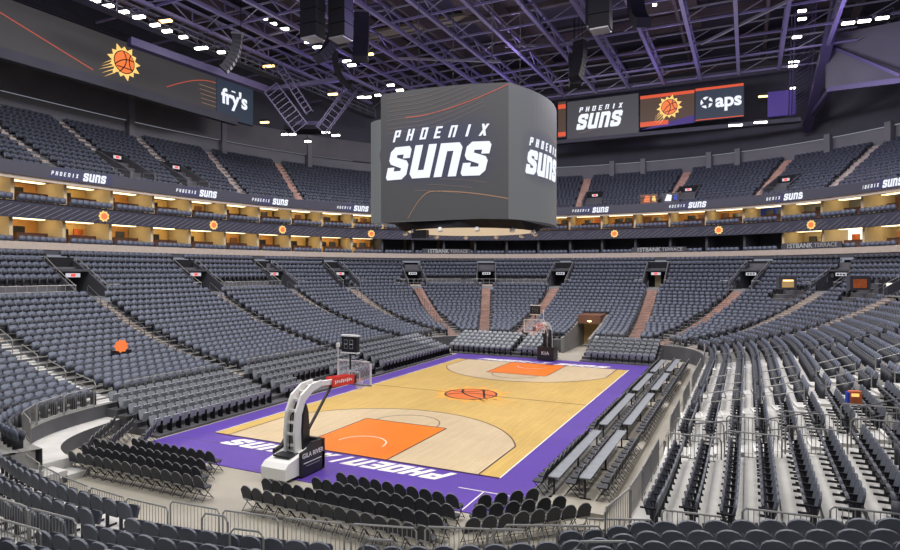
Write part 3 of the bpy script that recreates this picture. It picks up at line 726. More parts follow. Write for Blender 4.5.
for q in near_seats:
    px, py = pixel((q[0], q[1], q[2] + .9)); xx, dd = campos(q)
    vis.append((0 if (-15 < px < 915 and py < 555) else 1, dd, q))
vis.sort(key=lambda t: (t[0], t[1]))
sb, sp_, ss = seat_parts()
NS = [('backrest', sb.mesh('backrest')), ('seat', sp_.mesh('seat')), ('stand', ss.mesh('stand'))]
nvis = 0
def arena_seat(q, label):
    o = empty('arena_seat', q[:3], q[3], label, 'seat', 'fixed arena seats in the foreground')
    for nme, me in NS: child(nme, me, o)
for v_, dd, q in vis:
    if v_ == 0 and nvis < 230:
        arena_seat(q, f'charcoal tip-up seat, {ORD[q[4]]} row behind the near end fence, {ORD[min(q[5], 79)]} from left'); nvis += 1
    else: far_seats.append(q[:4])
# the remaining nearest seats of the side stands as objects as well
def key(q):
    px, py = pixel((q[0], q[1], q[2] + .6)); ok = 0 < px < 900 and py < 550; return (0 if ok else 1, campos(q)[1])
side = sorted([q for q in far_seats if q[1] > -24 and q[0] > 12], key=key)[:300 - nvis]
sset = set(side); far_seats = [q for q in far_seats if q not in sset]
byrow = {}
for q in side: byrow.setdefault(round(q[2], 3), []).append(q)
for r_, zk in enumerate(sorted(byrow)):
    for i, q in enumerate(sorted(byrow[zk], key=lambda t: t[1])):
        arena_seat(q, f'charcoal tip-up seat, {ORD[i]} from near end, {ORD[r_]} row of the right side stand')

# ------------------------------------------------------------------ fences and rails
fr = MB(); W_ = 1.75
fr.tube([(-W_ / 2, 0, 0), (-W_ / 2, 0, .86), (-W_ / 2 + .08, 0, .95), (W_ / 2 - .08, 0, .95), (W_ / 2, 0, .86), (W_ / 2, 0, 0)], .026, 'rail', 6); fr.tube([(-W_ / 2, 0, .12), (W_ / 2, 0, .12)], .018, 'rail', 5)
ba = MB()
for i in range(1, 14): ba.tube([(-W_ / 2 + i * W_ / 14, 0, .12), (-W_ / 2 + i * W_ / 14, 0, .95)], .010, 'rail', 4)
FM = fr.mesh('rail_frame'); BM_ = ba.mesh('balusters')
def fence(p, rz, label, scale=1.0):
    o = empty('fence_panel', p, rz, label, 'fence', 'steel fence panels in front of the stands'); o.scale = (scale, 1, 1)
    child('rail_frame', FM, o); child('balusters', BM_, o)
k = 0
for i in range(17):
    x = -7.0 + i * 1.85
    if x > 24: break
    
    fence((x, ny(0, x) + .25, (.55 if x > 2 else .35) + near_lift(x)), math.atan(near_slope(x)), f'steel fence panel at the front of the near end seats, {ORD[i]} from its left end')
for i in range(5):
    x = -6.6 + i * 1.85
    fence((x, ny(3, x) + .0, nz(3) - .05), math.atan(near_slope(x)), f'steel fence panel on court side of the cross aisle, {ORD[i]} from left')
    fence((x, ny(4, x) + .1, nz(3)), math.atan(near_slope(x)), f'steel fence panel on the upper side of the cross aisle, {ORD[i]} from left')
def loop_rail(p, d, length, h, label, rise=0.0, m='rail', name='hand_rail', cat='rail'):
    p, d = Vector(p), Vector(d).normalized(); e = p + d * length + Vector((0, 0, rise)); b = MB()
    up = Vector((0, 0, h)); c1 = d * .12; 
    b.tube([p, p + up * .85, p + up + c1, e + up - c1, e + up * .85, e], .028, m, 6)
    b.tube([p + up * .5, e + up * .5], .02, m, 5)
    b.build(name, label=label, cat=cat, group='tubular hand rails in the stands')
# loops standing in the near rows
for i, (x, j, Lg) in enumerate(((.2, 6, 1.0), (2.4, 6, .9), (4.6, 5, .9), (6.9, 4, 1.0), (8.4, 2, .8), (10.7, 1, 1.0), (12.2, 1, 1.1), (13.0, 3, 1.2), (5.2, 2, .9), (3.6, 1, .8))):
    loop_rail((x, ny(j, x) + .05, nz(j) + near_lift(x)), (1, near_slope(x), 0), Lg, .95, f'low tubular guard loop among near end seats, {ORD[j]} row, {ORD[i]} of the loops')
# fence in front of the fixed bowl, left, far and right
P, L = np.array([crv(0, ph) for ph in PHS]), None
D = np.hypot(*(np.diff(P, axis=0).T)); L = np.concatenate([[0], np.cumsum(D)]); t = .9; k = 0
cut0 = [L[np.argmin(((P - np.array(aisle_at(q, 0))) ** 2).sum(1))] for q in range(len(AISLES))]
names = {}
while t < L[-1]:
    x, y = np.interp(t, L, P[:, 0]), np.interp(t, L, P[:, 1]); x2, y2 = np.interp(t + .1, L, P[:, 0]), np.interp(t + .1, L, P[:, 1])
    far_mid = y > 21 and abs(x) < 9
    if bowl_ok(x, y) and min(abs(t - q) for q in cut0) > 1.3 and not (TUN[0] - 1 < x < TUN[1] + 1 and y > 15):
        sd = 'left stand' if x < -12.5 and y < 15 else 'right stand' if x > 12.5 and y < 15 else 'far stand'
        names[sd] = names.get(sd, 0) + 1
        fence((x, y, 1.32), math.atan2(y2 - y, x2 - x), f'steel fence panel along the front of the {sd}, {ORD[names[sd] - 1]} along it')
    t += 1.8
# cross fences on the right stand
for i in range(4):
    x = 14.6 + i * 1.85
    if i < 4:
        for yy, nm in ((-10.9, 'far'), (-13.3, 'near')):
            s = (x - A0) / WA; fence((x, yy, zz(s) - .1), 0, f'fence panel on {nm} side of right stand cross aisle, {ORD[i]} from court')
# wall and rail beside the right walkway
for i in range(10):
    y = -18.2 + i * 2.9
    loop_rail((13.2, y, 0), (0, 1, 0), 2.4, 1.15, f'tubular rail between walkway and right stand, {ORD[i]} from the near end')
# aisle hand rails
AN = ['first', 'second', 'third', 'fourth', 'fifth corner', 'sixth corner', 'seventh', 'eighth', 'ninth', 'tenth', 'eleventh corner', 'twelfth corner', 'thirteenth', 'fourteenth', 'fifteenth', 'sixteenth']
for k in range(len(AISLES)):
    d, nrm = aisle_dir(k); n = 0
    off = .50 if k < 7 else -.50
    for i in range(1, 17, 3):
        a = Vector((*aisle_at(k, i / N), zz(i / N))); bq = Vector((*aisle_at(k, (i + 2) / N), zz((i + 2) / N)))
        if not bowl_ok(a.x, a.y) or not bowl_ok(bq.x, bq.y): continue
        side_ = nrm * (0.0 if k < 1 else (off if k < 7 else -off))
        loop_rail(a + side_, (bq - a) * 1.0 if False else Vector((bq.x - a.x, bq.y - a.y, 0)), Vector((bq.x - a.x, bq.y - a.y, 0)).length, .9,
                  f'{ORD[n]} hand rail up the {AN[k]} aisle counted round from the left stand', rise=bq.z - a.z, m='rail' if k in (0, 13, 14) else 'dark_rail')
        n += 1
# platform rails on the wheelchair rows
def ring_pts(s, p0, p1, n=14):
    a0, a1 = math.atan2(p0[1], p0[0]), math.atan2(p1[1], p1[0])
    if a0 < 0: a0 += 2 * PI
    if a1 < 0: a1 += 2 * PI
    return [crv(s, a0 + (a1 - a0) * i / n) for i in range(n + 1)]
for (p0, p1, nm) in (((-30, -18), (-30, -7.5), 'near left'), ((-30, 7.5), (-30, 15.2), 'middle left'), ((-17.2, 37), (-7, 40), 'far left'), ((-24.5, 31.0), (-17.5, 36.0), 'far left corner')):
    s = 18 / N; pts = ring_pts(s, p0, p1); b = MB(); z = zz(s)
    b.tube([(x, y, z + .95) for x, y in pts], .03, 'rail'); b.tube([(x, y, z + .5) for x, y in pts], .02, 'rail')
    for x, y in pts: b.tube([(x, y, z), (x, y, z + .95)], .022, 'rail', 5)
    for q in range(len(pts) - 1):
        b.obox(((pts[q][0] + pts[q + 1][0]) / 2, (pts[q][1] + pts[q + 1][1]) / 2, z + .1), Vector((pts[q + 1][0] - pts[q][0], pts[q + 1][1] - pts[q][1], 0)) / 2, (0, 0, .14), Vector((pts[q + 1][1] - pts[q][1], pts[q][0] - pts[q + 1][0], 0)).normalized() * .03, 'fascia_tan')
    b.build('platform_rail', label=f'long rail along the {nm} wheelchair platform high in the bowl', cat='rail')

# ------------------------------------------------------------------ suite levels and fascias
def ring(off, ph, n=2.4):
    a = 36 + off; b_ = 46 + off; r = ((abs(math.cos(ph)) / a) ** n + (abs(math.sin(ph)) / b_) ** n) ** (-1 / n); return r * math.cos(ph), r * math.sin(ph)
PH2 = [PI * 1.30 - i * (PI * 1.6) / 700 for i in range(701)]
def ring_ok(x, y, m=6): return inview((x, y, 0), m) and y > -26
def band(name, prof, mt=None, matf=None, **kw):
    """sweep a profile [(offset, z), ...] round the ring"""
    b = MB()
    for i in range(700):
        p = [ring(o, PH2[i]) for o, z in prof]; q = [ring(o, PH2[i + 1]) for o, z in prof]
        if not ring_ok(*p[0]): continue
        for j in range(len(prof) - 1):
            m_ = mt if isinstance(mt, str) else mt[j]
            b.quad((*p[j], prof[j][1]), (*q[j], prof[j][1]), (*q[j + 1], prof[j + 1][1]), (*p[j + 1], prof[j + 1][1]), m_)
    return b.build(name, **kw)
band('wall_concourse', [(-.5, 9.45), (0, 9.45), (0, 9.86), (-.06, 9.86), (-.06, 10.44), (.15, 10.48), (.15, 10.35), (6.0, 10.35)], ['tread', 'wall_dark', 'fascia_tan', 'fascia_tan', 'fascia_tan', 'fascia_tan', 'wall_dark'], kind='structure')
band('wall_suite_lower', [(5.2, 10.3), (5.2, 12.75), (1.4, 12.75), (1.1, 12.45), (.5, 12.4), (0.2, 13.62), (.35, 13.75), (5.6, 13.75)], ['suite_side', 'suite_side', 'fascia_tan', 'black', 'ribbon', 'black', 'wall_dark'], kind='structure')
band('wall_suite_upper', [(5.6, 13.7), (5.6, 15.9), (.5, 15.9), (.1, 15.45), (.0, 15.45), (0.0, 15.72), (-.2, 15.76)], ['suite_side', 'suite_side', 'fascia_tan', 'fascia_tan', 'fascia_tan', 'fascia_tan'], kind='structure')
rib = band('led_ribbon', [(-.2, 15.76), (-.22, 16.8), (.0, 16.86), (1.2, 16.86)], ['ribbon', 'dark_rail', 'tread'], label='curved dark LED ribbon board under the upper deck repeating team lettering', cat='led board')
# wavy pattern lines on the ribbon and on the lower fascia
def ring_arc(off, z, n=2.4):
    P = np.array([ring(off, ph) for ph in PH2]); D = np.hypot(*(np.diff(P, axis=0).T)); return P, np.concatenate([[0], np.cumsum(D)])
PR, LR = ring_arc(0, 0)
def on_ring(t, off=0):
    x, y = np.interp(t, LR, PR[:, 0]), np.interp(t, LR, PR[:, 1]); x2, y2 = np.interp(t + .2, LR, PR[:, 0]), np.interp(t + .2, LR, PR[:, 1])
    u = Vector((x2 - x, y2 - y, 0)).normalized(); n = Vector((-u.y, u.x, 0))   # n points outward when u runs clockwise
    if n.x * x + n.y * y < 0: n = -n
    return Vector((x, y, 0)) + n * off, u, n
m = MB(); t = 0
while t < LR[-1]:
    p, u, n = on_ring(t, .46)
    if ring_ok(p.x, p.y, 2):
        for q in range(3):
            a = p + u * (q * .7) + Vector((0, 0, 12.5)) ; e = p + u * (q * .7 + 1.6) - n * .16 + Vector((0, 0, 13.45))
            m.beam(a - n * .03, e - n * .10, .05, .02, 'ribbon_line', up=n)
    t += 2.1
m.build('fascia_pattern', label='thin pale slanting pattern lines on the fascia board between suite levels', cat='led board')
def ring_t_at_pixel(px):
    best = None
    for i in range(0, 701):
        x, y = PR[i]; X, D = campos((x, y))
        if D < 5: continue
        e = abs(450 + FPX * X / D - px)
        if best is None or e < best[0]: best = (e, LR[i])
    return best[1]
for i, px in enumerate((79, 196, 270, 352, 592, 687, 783, 884)):
    t = ring_t_at_pixel(px); p, u, n = on_ring(t, -.28); 
    R_ = u if (u.cross(Vector((0, 0, 1)))).dot(n) < 0 else -u
    # reading direction: rightwards seen from the inside
    toc = Vector((CAM[0] - p.x, CAM[1] - p.y, 0)).normalized(); R_ = u if u.dot(cR) > 0 else -u
    s_ = .42
    b = MB(); b.obox(p + Vector((0, 0, 16.28)) + n * .05, R_ * 2.9, (0, 0, .46), n * .012, 'ribbon_navy'); bk = b.build('lettering_panel', rib)
    b = MB(); put(b, glyphs('SUNS', .1, -.36, 2.1, .72), p + Vector((0, 0, 16.28)), R_, (0, 0, 1), -n * .02, 'screen_text')
    put(b, glyphs('PHOENIX', -2.6, -.18, 2.3, .34), p + Vector((0, 0, 16.28)), R_, (0, 0, 1), -n * .02, 'screen_text'); b.build('lettering', rib)
for i, px in enumerate((106, 215, 284, 372, 613, 717, 811)):
    t = ring_t_at_pixel(px); p, u, n = on_ring(t, .15); R_ = u if u.dot(cR) > 0 else -u
    e = empty('fascia_emblem', (0, 0, 0), 0, f'small glowing sun emblem on the fascia between the suites, {ORD[i]} from the left', 'emblem', 'sun emblems on the suite fascia')
    b = MB(); b.prism([(.52 * (1 if q % 2 else .8) * math.cos(q * PI / 9), .52 * (1 if q % 2 else .8) * math.sin(q * PI / 9)) for q in range(18)], p + Vector((0, 0, 13.05)), R_, (0, 0, 1), -n * .04, 'screen_yellow'); b.build('emblem_rays', e)
    b = MB(); b.prism([(.3 * math.cos(q * PI / 8), .3 * math.sin(q * PI / 8)) for q in range(16)], p + Vector((0, 0, 13.05)) - n * .05, R_, (0, 0, 1), -n * .02, 'screen_ball'); b.build('emblem_ball', e)
# terrace lettering above the rim at the far side
for i, px in enumerate((447, 659, 809)):
    t = ring_t_at_pixel(px); p, u, n = on_ring(t, -.10); R_ = u if u.dot(cR) > 0 else -u
    p = p + Vector((0, 0, 10.82))
    b = MB(); b.obox(p + n * .15, R_ * 3.4, (0, 0, .34), n * .04, 'wall_dark'); e = b.build('terrace_sign', label=f'sign reading 1STBANK TERRACE above the bowl rim, {ORD[i]} from the left', cat='sign', group='terrace signs on the rim')
    text_obj('sign_lettering', '1STBANK', .72, 'sign_letter', e, p - R_ * 1.2, R_, (0, 0, 1), .01); text_obj('sign_lettering', 'TERRACE', .60, 'steel', e, p + R_ * 1.75, R_, (0, 0, 1), .01)
# suites
lights = []
t0, t1 = 0, LR[-1]; k = 0; t = 0; SW = 4.3
def suite(level, idx, t, width):
    z0, z1, depth, f0 = ((10.35, 12.6, 3.9, .9), (13.75, 15.75, 4.2, .7))[level]
    p, u, n = on_ring(t, 0)
    if not ring_ok(p.x, p.y, 2): return
    X, D = campos(p); R_ = u if u.dot(cR) > 0 else -u
    px = 450 + FPX * X / D
    left = px < 372
    warm = True
    e = empty('suite_box', (0, 0, 0), 0, ('lower' if level == 0 else 'upper') + f' level lit suite, {ORD[idx]} from the left along the ring, beyond the bowl rim', 'suite', 'hospitality suites round the bowl')
    dark = (level == 0 and not left and px < 760)
    wallm = random.choice(['suite_wall', 'suite_wall', 'suite_wall_b']) if left else ('suite_wall_b' if px < 780 else 'wall_grey')
    if 722 < px < 770 and level == 1: wallm = 'suite_blue'
    if dark: wallm = 'wall_dark'
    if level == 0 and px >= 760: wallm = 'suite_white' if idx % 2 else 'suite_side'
    b = MB(); b.obox(p + n * (depth + f0) + Vector((0, 0, (z0 + z1) / 2)), R_ * (width / 2), (0, 0, (z1 - z0) / 2), n * .05, wallm); b.build('back_wall', e)
    b = MB(); b.obox(p + n * (depth / 2 + f0 + .2) + R_ * (-width / 2) + Vector((0, 0, (z0 + z1) / 2)), n * (depth / 2 - .1), (0, 0, (z1 - z0) / 2), R_ * .14, 'wall_dark' if dark else 'suite_side'); b.build('partition', e)
    if not dark:
        lp = p + n * (depth * .5 + f0); point_light('suite_lamp', (lp.x, lp.y, z1 - .45), 75 if left else 55, (1, .80, .46), .3)
        b = MB(); b.obox(p + n * (depth * .55 + f0) + Vector((0, 0, z1 - .06)), R_ * (width * .36), n * .35, (0, 0, .03), 'suite_light'); b.build('ceiling_light', e)
        b = MB(); dx = random.uniform(-.6, .6); q = p + n * (depth + f0 - .12) + R_ * dx + Vector((0, 0, z0 + 1.35))
        b.obox(q, R_ * .50, (0, 0, .30), n * .04, 'tv'); b.build('television', e)
        b = MB(); kind = random.random(); q = p + n * (depth + f0 - .35) + R_ * (dx - 1.3 if dx > 0 else dx + 1.3)
        b.obox(q + Vector((0, 0, z0 + .85)), R_ * .42, (0, 0, .85), n * .06, random.choice(['suite_brown', 'wall_dark', 'suite_orange', 'suite_brown'])); b.build('cabinet', e)
        b = MB(); b.obox(p + n * (depth * .5 + f0) + R_ * (width * .1) + Vector((0, 0, z0 + .5)), R_ * (width * .3), (0, 0, .5), n * .25, 'suite_brown'); b.build('counter', e)
    # seats of the suite in front
    for r_ in range(1):
        for q in range(7):
            pp = p + n * (.75 + r_ * .75) + R_ * ((q - 3) * .56); suite_seats.append((pp.x, pp.y, z0 - .28, math.atan2(R_.y, R_.x)))
suite_seats = []
while t < LR[-1]:
    for lv in (0, 1): suite(lv, k, t + SW / 2, SW)
    p, u, n = on_ring(t, 0)
    if ring_ok(p.x, p.y, 2): k += 1
    t += SW
# loge structures at right, rim level
STS = MB(); 
st = seat_template()
# ------------------------------------------------------------------ upper deck
UN = 14
def up_off(i, ph): c2 = math.cos(ph) ** 2; return .9 + i * (.72 + .30 * c2)
def up_z(i, ph): c2 = math.cos(ph) ** 2; return 16.4 + i * (.42 + .16 * c2)
ub = MB()
for i in range(UN):
    for j in range(700):
        a, b_ = PH2[j], PH2[j + 1]; p, q = ring(up_off(i, a), a), ring(up_off(i, b_), b_); p1, q1 = ring(up_off(i + 1, a), a), ring(up_off(i + 1, b_), b_)
        if not ring_ok(*p): continue
        za, zb = up_z(i, a), up_z(i, b_); zp, zq = (up_z(i - 1, a), up_z(i - 1, b_)) if i else (15.9, 15.9)
        ub.quad((*p, za), (*q, zb), (*q1, zb), (*p1, za), 'tread'); ub.quad((*p, zp), (*q, zq), (*q, zb), (*p, za), 'riser_face')
ub.build('upper_deck_terrace', kind='structure')
UPX = (20, 70, 140, 197, 250, 305, 420, 500, 578, 666, 751, 822, 893)
UT = [ring_t_at_pixel(px) for px in UPX]
UPORT = {0: -1, 2: 1, 3: 1, 8: 1, 9: 1, 10: 1, 12: 1}
def ph_at(t): return float(np.interp(t, LR, PH2))
TT = [LR[0] + (LR[-1] - LR[0]) * i / 3000 for i in range(3001)]
for i in range(UN):
    P = np.array([ring(up_off(i + .55, ph), ph) for ph in PH2]); D = np.hypot(*(np.diff(P, axis=0).T)); L = np.concatenate([[0], np.cumsum(D)])
    cuts = [float(np.interp(t, LR, L)) for t in UT]
    pos = np.array(tread_seats(P, L, cuts, .6, .575)); X = np.interp(pos, L, P[:, 0]); Y = np.interp(pos, L, P[:, 1]); PHI = np.interp(pos, L, PH2); X2 = np.interp(pos + .05, L, P[:, 0]); Y2 = np.interp(pos + .05, L, P[:, 1])
    for x, y, ph, x2, y2, tt in zip(X, Y, PHI, X2, Y2, pos):
        if not ring_ok(x, y, 2): continue
        if 1 <= i <= 5 and any(abs(tt - cuts[q] - 1.6 * sg) < 1.5 for q, sg in UPORT.items()): continue
        far_seats.append((x, y, up_z(i, ph), math.atan2(y2 - y, x2 - x) + PI))
for q, t in enumerate(UT):
    ph = ph_at(t); b = MB(); p, u, n = on_ring(t, 0)
    if not ring_ok(p.x, p.y, 2): continue
    for i in range(UN):
        for h in (0, 1):
            c_ = Vector((*ring(up_off(i + .25 + .5 * h, ph), ph), up_z(i, ph) + (up_z(i + 1, ph) - up_z(i, ph)) * .5 * h + .01)); 
            b.obox(c_ - Vector((0, 0, .08)), u * .56, n * .25, (0, 0, .09), 'step_pink' if px < 0 or q in (5, 8, 9, 10) else 'step')
    b.build('aisle_steps', kind='structure')
    if q in UPORT:
        sg = UPORT[q]; pc = on_ring(t + 1.7 * sg, 0)[0]; b = MB(); za = up_z(1, ph); zb = up_z(6, ph)
        L_ = up_off(6, ph) - up_off(1, ph)
        for s2 in (-1, 1):
            base = pc + u * (s2 * 1.3) + n * up_off(1, ph)
            b.prism([(0, za - .3), (L_ + .4, za - .3), (L_ + .4, zb + .6), (0, za + .9)], base - u * .1, n, (0, 0, 1), u * .2, 'riser_face')
        b.obox(pc + n * (up_off(6, ph)) + Vector((0, 0, (za + zb) / 2 + .1)), u * 1.3, n * .1, (0, 0, (zb - za) / 2 + .4), 'black')  # shade in the portal mouth put in as a black sheet
        b.build('upper_portal_wall', kind='structure')
        o = exit_sign(pc + n * (up_off(5, ph)) + Vector((0, 0, zb - .1)), n, u, True, .8); tag(o, f'small red exit sign at upper deck portal, {ORD[q]} aisle from the left', 'exit sign')
# upper deck front rail in separate runs between aisles
for q in range(len(UT) - 1):
    a, b2 = sorted((UT[q], UT[q + 1])); n_ = max(3, int((b2 - a) / 1.6)); b = MB(); pts = []
    for i in range(n_ + 1):
        p, u, n = on_ring(a + .7 + (b2 - a - 1.4) * i / n_, .55); pts.append((p.x, p.y, 16.86))
    if not any(ring_ok(x, y, 1) for x, y, z in pts): continue
    b.tube([(x, y, 17.65) for x, y, z in pts], .03, 'dark_rail', 5); b.tube([(x, y, 17.25) for x, y, z in pts], .02, 'dark_rail', 4)
    for x, y, z in pts: b.tube([(x, y, z), (x, y, 17.65)], .022, 'dark_rail', 4)
    b.build('upper_deck_rail', label=f'thin guard rail along the upper deck front edge, {ORD[q]} run from the left', cat='rail', group='upper deck front rails')
tile(SEATT, far_seats, 'arena_seats', label='thousands of dark grey tip-up seats filling the lower bowl and upper deck', cat='seats', kind='stuff')
tile(SEATT, suite_seats, 'suite_seats', label='rows of dark seats in front of the suites round the ring', cat='seats', kind='stuff')
# outer walls: grey band, then dark bulkhead up to the roof
def wallband(name, z0, z1, off, mt, xmax=99):
    b = MB()
    for j in range(700):
        a, b_ = PH2[j], PH2[j + 1]; p, q = ring(up_off(UN, a) + off, a), ring(up_off(UN, b_) + off, b_)
        if not ring_ok(*p, 10) or p[0] > xmax: continue
        za, zb = up_z(UN - 1, a), up_z(UN - 1, b_)
        b.quad((*p, za + z0), (*q, zb + z0), (*q, (zb + z1) if z1 < 8 else z1), (*p, (za + z1) if z1 < 8 else z1), mt)
    b.build(name, kind='structure')
wallband('wall_upper_band', -.3, 2.3, .2, 'wall_grey')
wallband('wall_bulkhead', 2.3, 40, -.3, 'wall_dark')
wallband('wall_left', 2.2, 5.2, -.45, 'wall_left_grey', -30)
b_ = None
for i, px in enumerate((28, 97, 193, 262, 330, 598, 626, 684, 711, 785, 832, 880)):
    t = ring_t_at_pixel(px); ph = ph_at(t); p, u, n = on_ring(t, 0); x, y = ring(up_off(UN, ph) - .35, ph); z = up_z(UN - 1, ph)
    b = MB(); hh = 2.6 if x < -32 else 1.4; b.obox((x, y, z + hh - .1), u * .35, n * .35, (0, 0, hh), 'wall_grey'); b.build('wall_column', kind='structure')

# ------------------------------------------------------------------ roof
b = MB(); b.box(-75, 75, -45, 80, 39.5, 40, 'ceiling'); b.build('ceiling', kind='structure')
b = MB()
for x in range(-54, 60, 9): b.box(x, x + .35, -30, 62, 36.5, 38.0, 'ceiling_brown')
for y in range(-30, 62, 10): b.box(-54, 54, y, y + .3, 37.6, 38.4, 'ceiling_brown')
for x in range(-50, 50, 18): b.box(x, x + 7, -12, 46, 38.6, 39.0, 'ceiling_brown')
b.build('roof_framing', kind='structure')
GZ = 31.0
def truss(a, b2, h, name, label, mt='truss', w=.34, nseg=12, cat='truss', group='roof trusses'):
    a, b2 = Vector(a), Vector(b2); m = MB(); m.beam(a, b2, w, .30, mt); up = Vector((0, 0, h)); m.beam(a + up, b2 + up, w * .7, .22, mt)
    for i in range(nseg):
        p = a + (b2 - a) * (i / nseg); q = a + (b2 - a) * ((i + 1) / nseg); m.beam(p, q + up if i % 2 == 0 else q, .12, .12, mt) if i % 2 == 0 else m.beam(p + up, q, .12, .12, mt)
        if i % 2 == 0: m.beam(p, p + up, .12, .12, mt)
    return m.build(name, label=label, cat=cat, group=group)
# long beams running down the hall
k = 0
for i in range(-9, 6):
    X = 16.27 + ((353 + 54.4 * (i + 4) - 747) / 271) * (GZ - 8.13) / 1.1127
    if X < -40 or X > 34: continue
    y1 = 42 if abs(X) < 24 else 34
    truss((X, -26, GZ), (X, y1, GZ), 1.3, 'roof_truss', f'purple-lit steel roof truss running down the hall, {ORD[k]} from the left', nseg=24); k += 1
k = 0
for y in range(-18, 43, 6):
    m = MB(); xl = 38 if y < 32 else 26; m.beam((-xl, y, GZ + .1), (min(xl, 32), y, GZ + .1), .16, .18, 'truss'); m.beam((-xl, y, GZ + 1.4), (min(xl, 32), y, GZ + 1.4), .12, .14, 'truss_grey')
    for i in range(-6, 6): m.beam((i * 5.2, y, GZ + .1), (i * 5.2 + 2.6, y, GZ + 1.4), .08, .08, 'truss_grey')
    m.build('cross_beam', label=f'lighter cross beam tying the roof trusses, {ORD[k]} from the near end', cat='beam', group='roof cross beams'); k += 1
for k, (p, q) in enumerate((((-6, 22, GZ), (0, 28, GZ + 1.3)), ((2, 12, GZ), (10, 20, GZ + 1.2)), ((-18, 20, GZ), (-8, 26, GZ)), ((-2, 8, GZ), (6, 2, GZ)), ((12, 30, GZ), (20, 22, GZ)), ((16, 12, GZ + 1), (26, 20, GZ)))):
    m = MB(); m.beam(p, q, .22, .22, 'truss_grey'); m.build('diagonal_brace', label=f'diagonal brace in the roof grid, {ORD[k]} of six such braces', cat='beam', group='roof diagonal braces')
# perimeter catwalks with lamps
CATS = [((-30, -20, 29), (-30, 34, 29), 'left'), ((-29, 34.5, 31), (-12.5, 45, 33), 'far left corner'), ((-12, 45.5, 33.2), (17.5, 45.5, 33.2), 'far'), ((18.5, 45, 33), (29.5, 37.5, 33), 'far right corner'), ((31, 36, 32), (31, -8, 32), 'right')]
lampn = 0
for ci, (p, q, nm) in enumerate(CATS):
    p, q = Vector(p), Vector(q); d = (q - p).normalized(); sd = Vector((-d.y, d.x, 0)); m = MB()
    m.beam(p, q, 1.1, .08, 'black_metal'); 
    for s2 in (-.55, .55):
        for h in (.55, 1.1): m.beam(p + sd * s2 + Vector((0, 0, h)), q + sd * s2 + Vector((0, 0, h)), .06, .06, 'dark_rail')
        n = int((q - p).length / 2)
        for i in range(n + 1):
            w_ = p + (q - p) * (i / n) + sd * s2; m.beam(w_, w_ + Vector((0, 0, 1.1)), .05, .05, 'dark_rail')
    m.build('catwalk', label=f'dark maintenance catwalk with rails under the roof, {nm} side', cat='catwalk')
def fixture(p, label, mt='lamp', w=.9, h=.26, axis=(1, 0, 0)):
    e = empty('flood_lamp', p, 0, label, 'lamp', 'flood lamps hung under the roof'); a = Vector(axis).normalized(); v = Vector((-a.y, a.x, 0))
    m = MB(); m.obox((0, 0, .12), a * (w / 2 + .06), v * .22, (0, 0, .12), 'black_metal'); m.build('housing', e)
    m = MB(); m.obox((0, 0, -.03), a * (w / 2), v * .16, (0, 0, h / 2), mt); m.build('lens', e)
def pix_at(px, py, dist):      # a spot that was measured from the photograph, at a given distance
    return Vector(CAM) + (cF + cR * ((px - 450) / FPX) + Vector((0, 0, 1)) * ((270.6 - py) / FPX)) * dist
LP = [(140, 17, 50, 'lamp', 1.0), (96, 1, 48, 'lamp', .8), (109, 6, 49, 'lamp', .9), (125, 12, 50, 'lamp', .8), (156, 25, 52, 'lamp', .8), (166, 21, 52, 'lamp_warm', 1.2), (168, 31, 52, 'lamp', .8), (184, 37, 54, 'lamp', .7), (202, 48, 56, 'lamp', 1.2), (222, 52, 58, 'lamp', .7), (229, 66, 58, 'lamp', .7),
      (264, 19, 62, 'lamp', .8), (273, 24, 62, 'lamp', .8), (285, 29, 62, 'lamp', .8), (308, 42, 62, 'lamp', .6), (318, 47, 62, 'lamp', .9), (269, 66, 66, 'lamp_warm', 1.3), (265, 122, 72, 'lamp_warm', 1.0), (285, 134, 72, 'lamp', .7), (293, 134, 72, 'lamp', .7), (333, 94, 66, 'lamp_warm', 1.0),
      (347, 61, 62, 'lamp', .8), (352, 65, 62, 'lamp', .8), (361, 97, 74, 'lamp', .8), (368, 97, 74, 'lamp', .8), (378, 95, 74, 'lamp', .7), (391, 85, 70, 'lamp', .8), (400, 90, 70, 'lamp', .8), (370, 54, 60, 'lamp_warm', .7), (326, 132, 72, 'lamp', .9), (336, 135, 72, 'lamp', .9), (308, 141, 72, 'lamp', .7),
      (801, 11, 60, 'lamp', .7), (801, 19, 60, 'lamp', .7), (796, 37, 62, 'lamp', .8), (793, 62, 68, 'lamp', 1.0), (792, 66, 68, 'lamp', .8), (847, 23, 52, 'lamp', .9), (863, 21, 52, 'lamp', .9), (881, 18, 52, 'lamp', .9), (765, 96, 76, 'lamp_warm', 1.6), (735, 125, 73, 'lamp', 1.5), (760, 122, 73, 'lamp', 1.4), (792, 88, 72, 'lamp', .5), (654, 5, 66, 'lamp', .4)]
for i, (px, py, D, mt, w_) in enumerate(LP):
    fixture(pix_at(px, py, D), ('warm' if mt == 'lamp_warm' else 'white') + f' flood lamp under the roof, {ORD[i]} in the sweep from left wall to right', mt, w_, .24, (1, .2, 0))
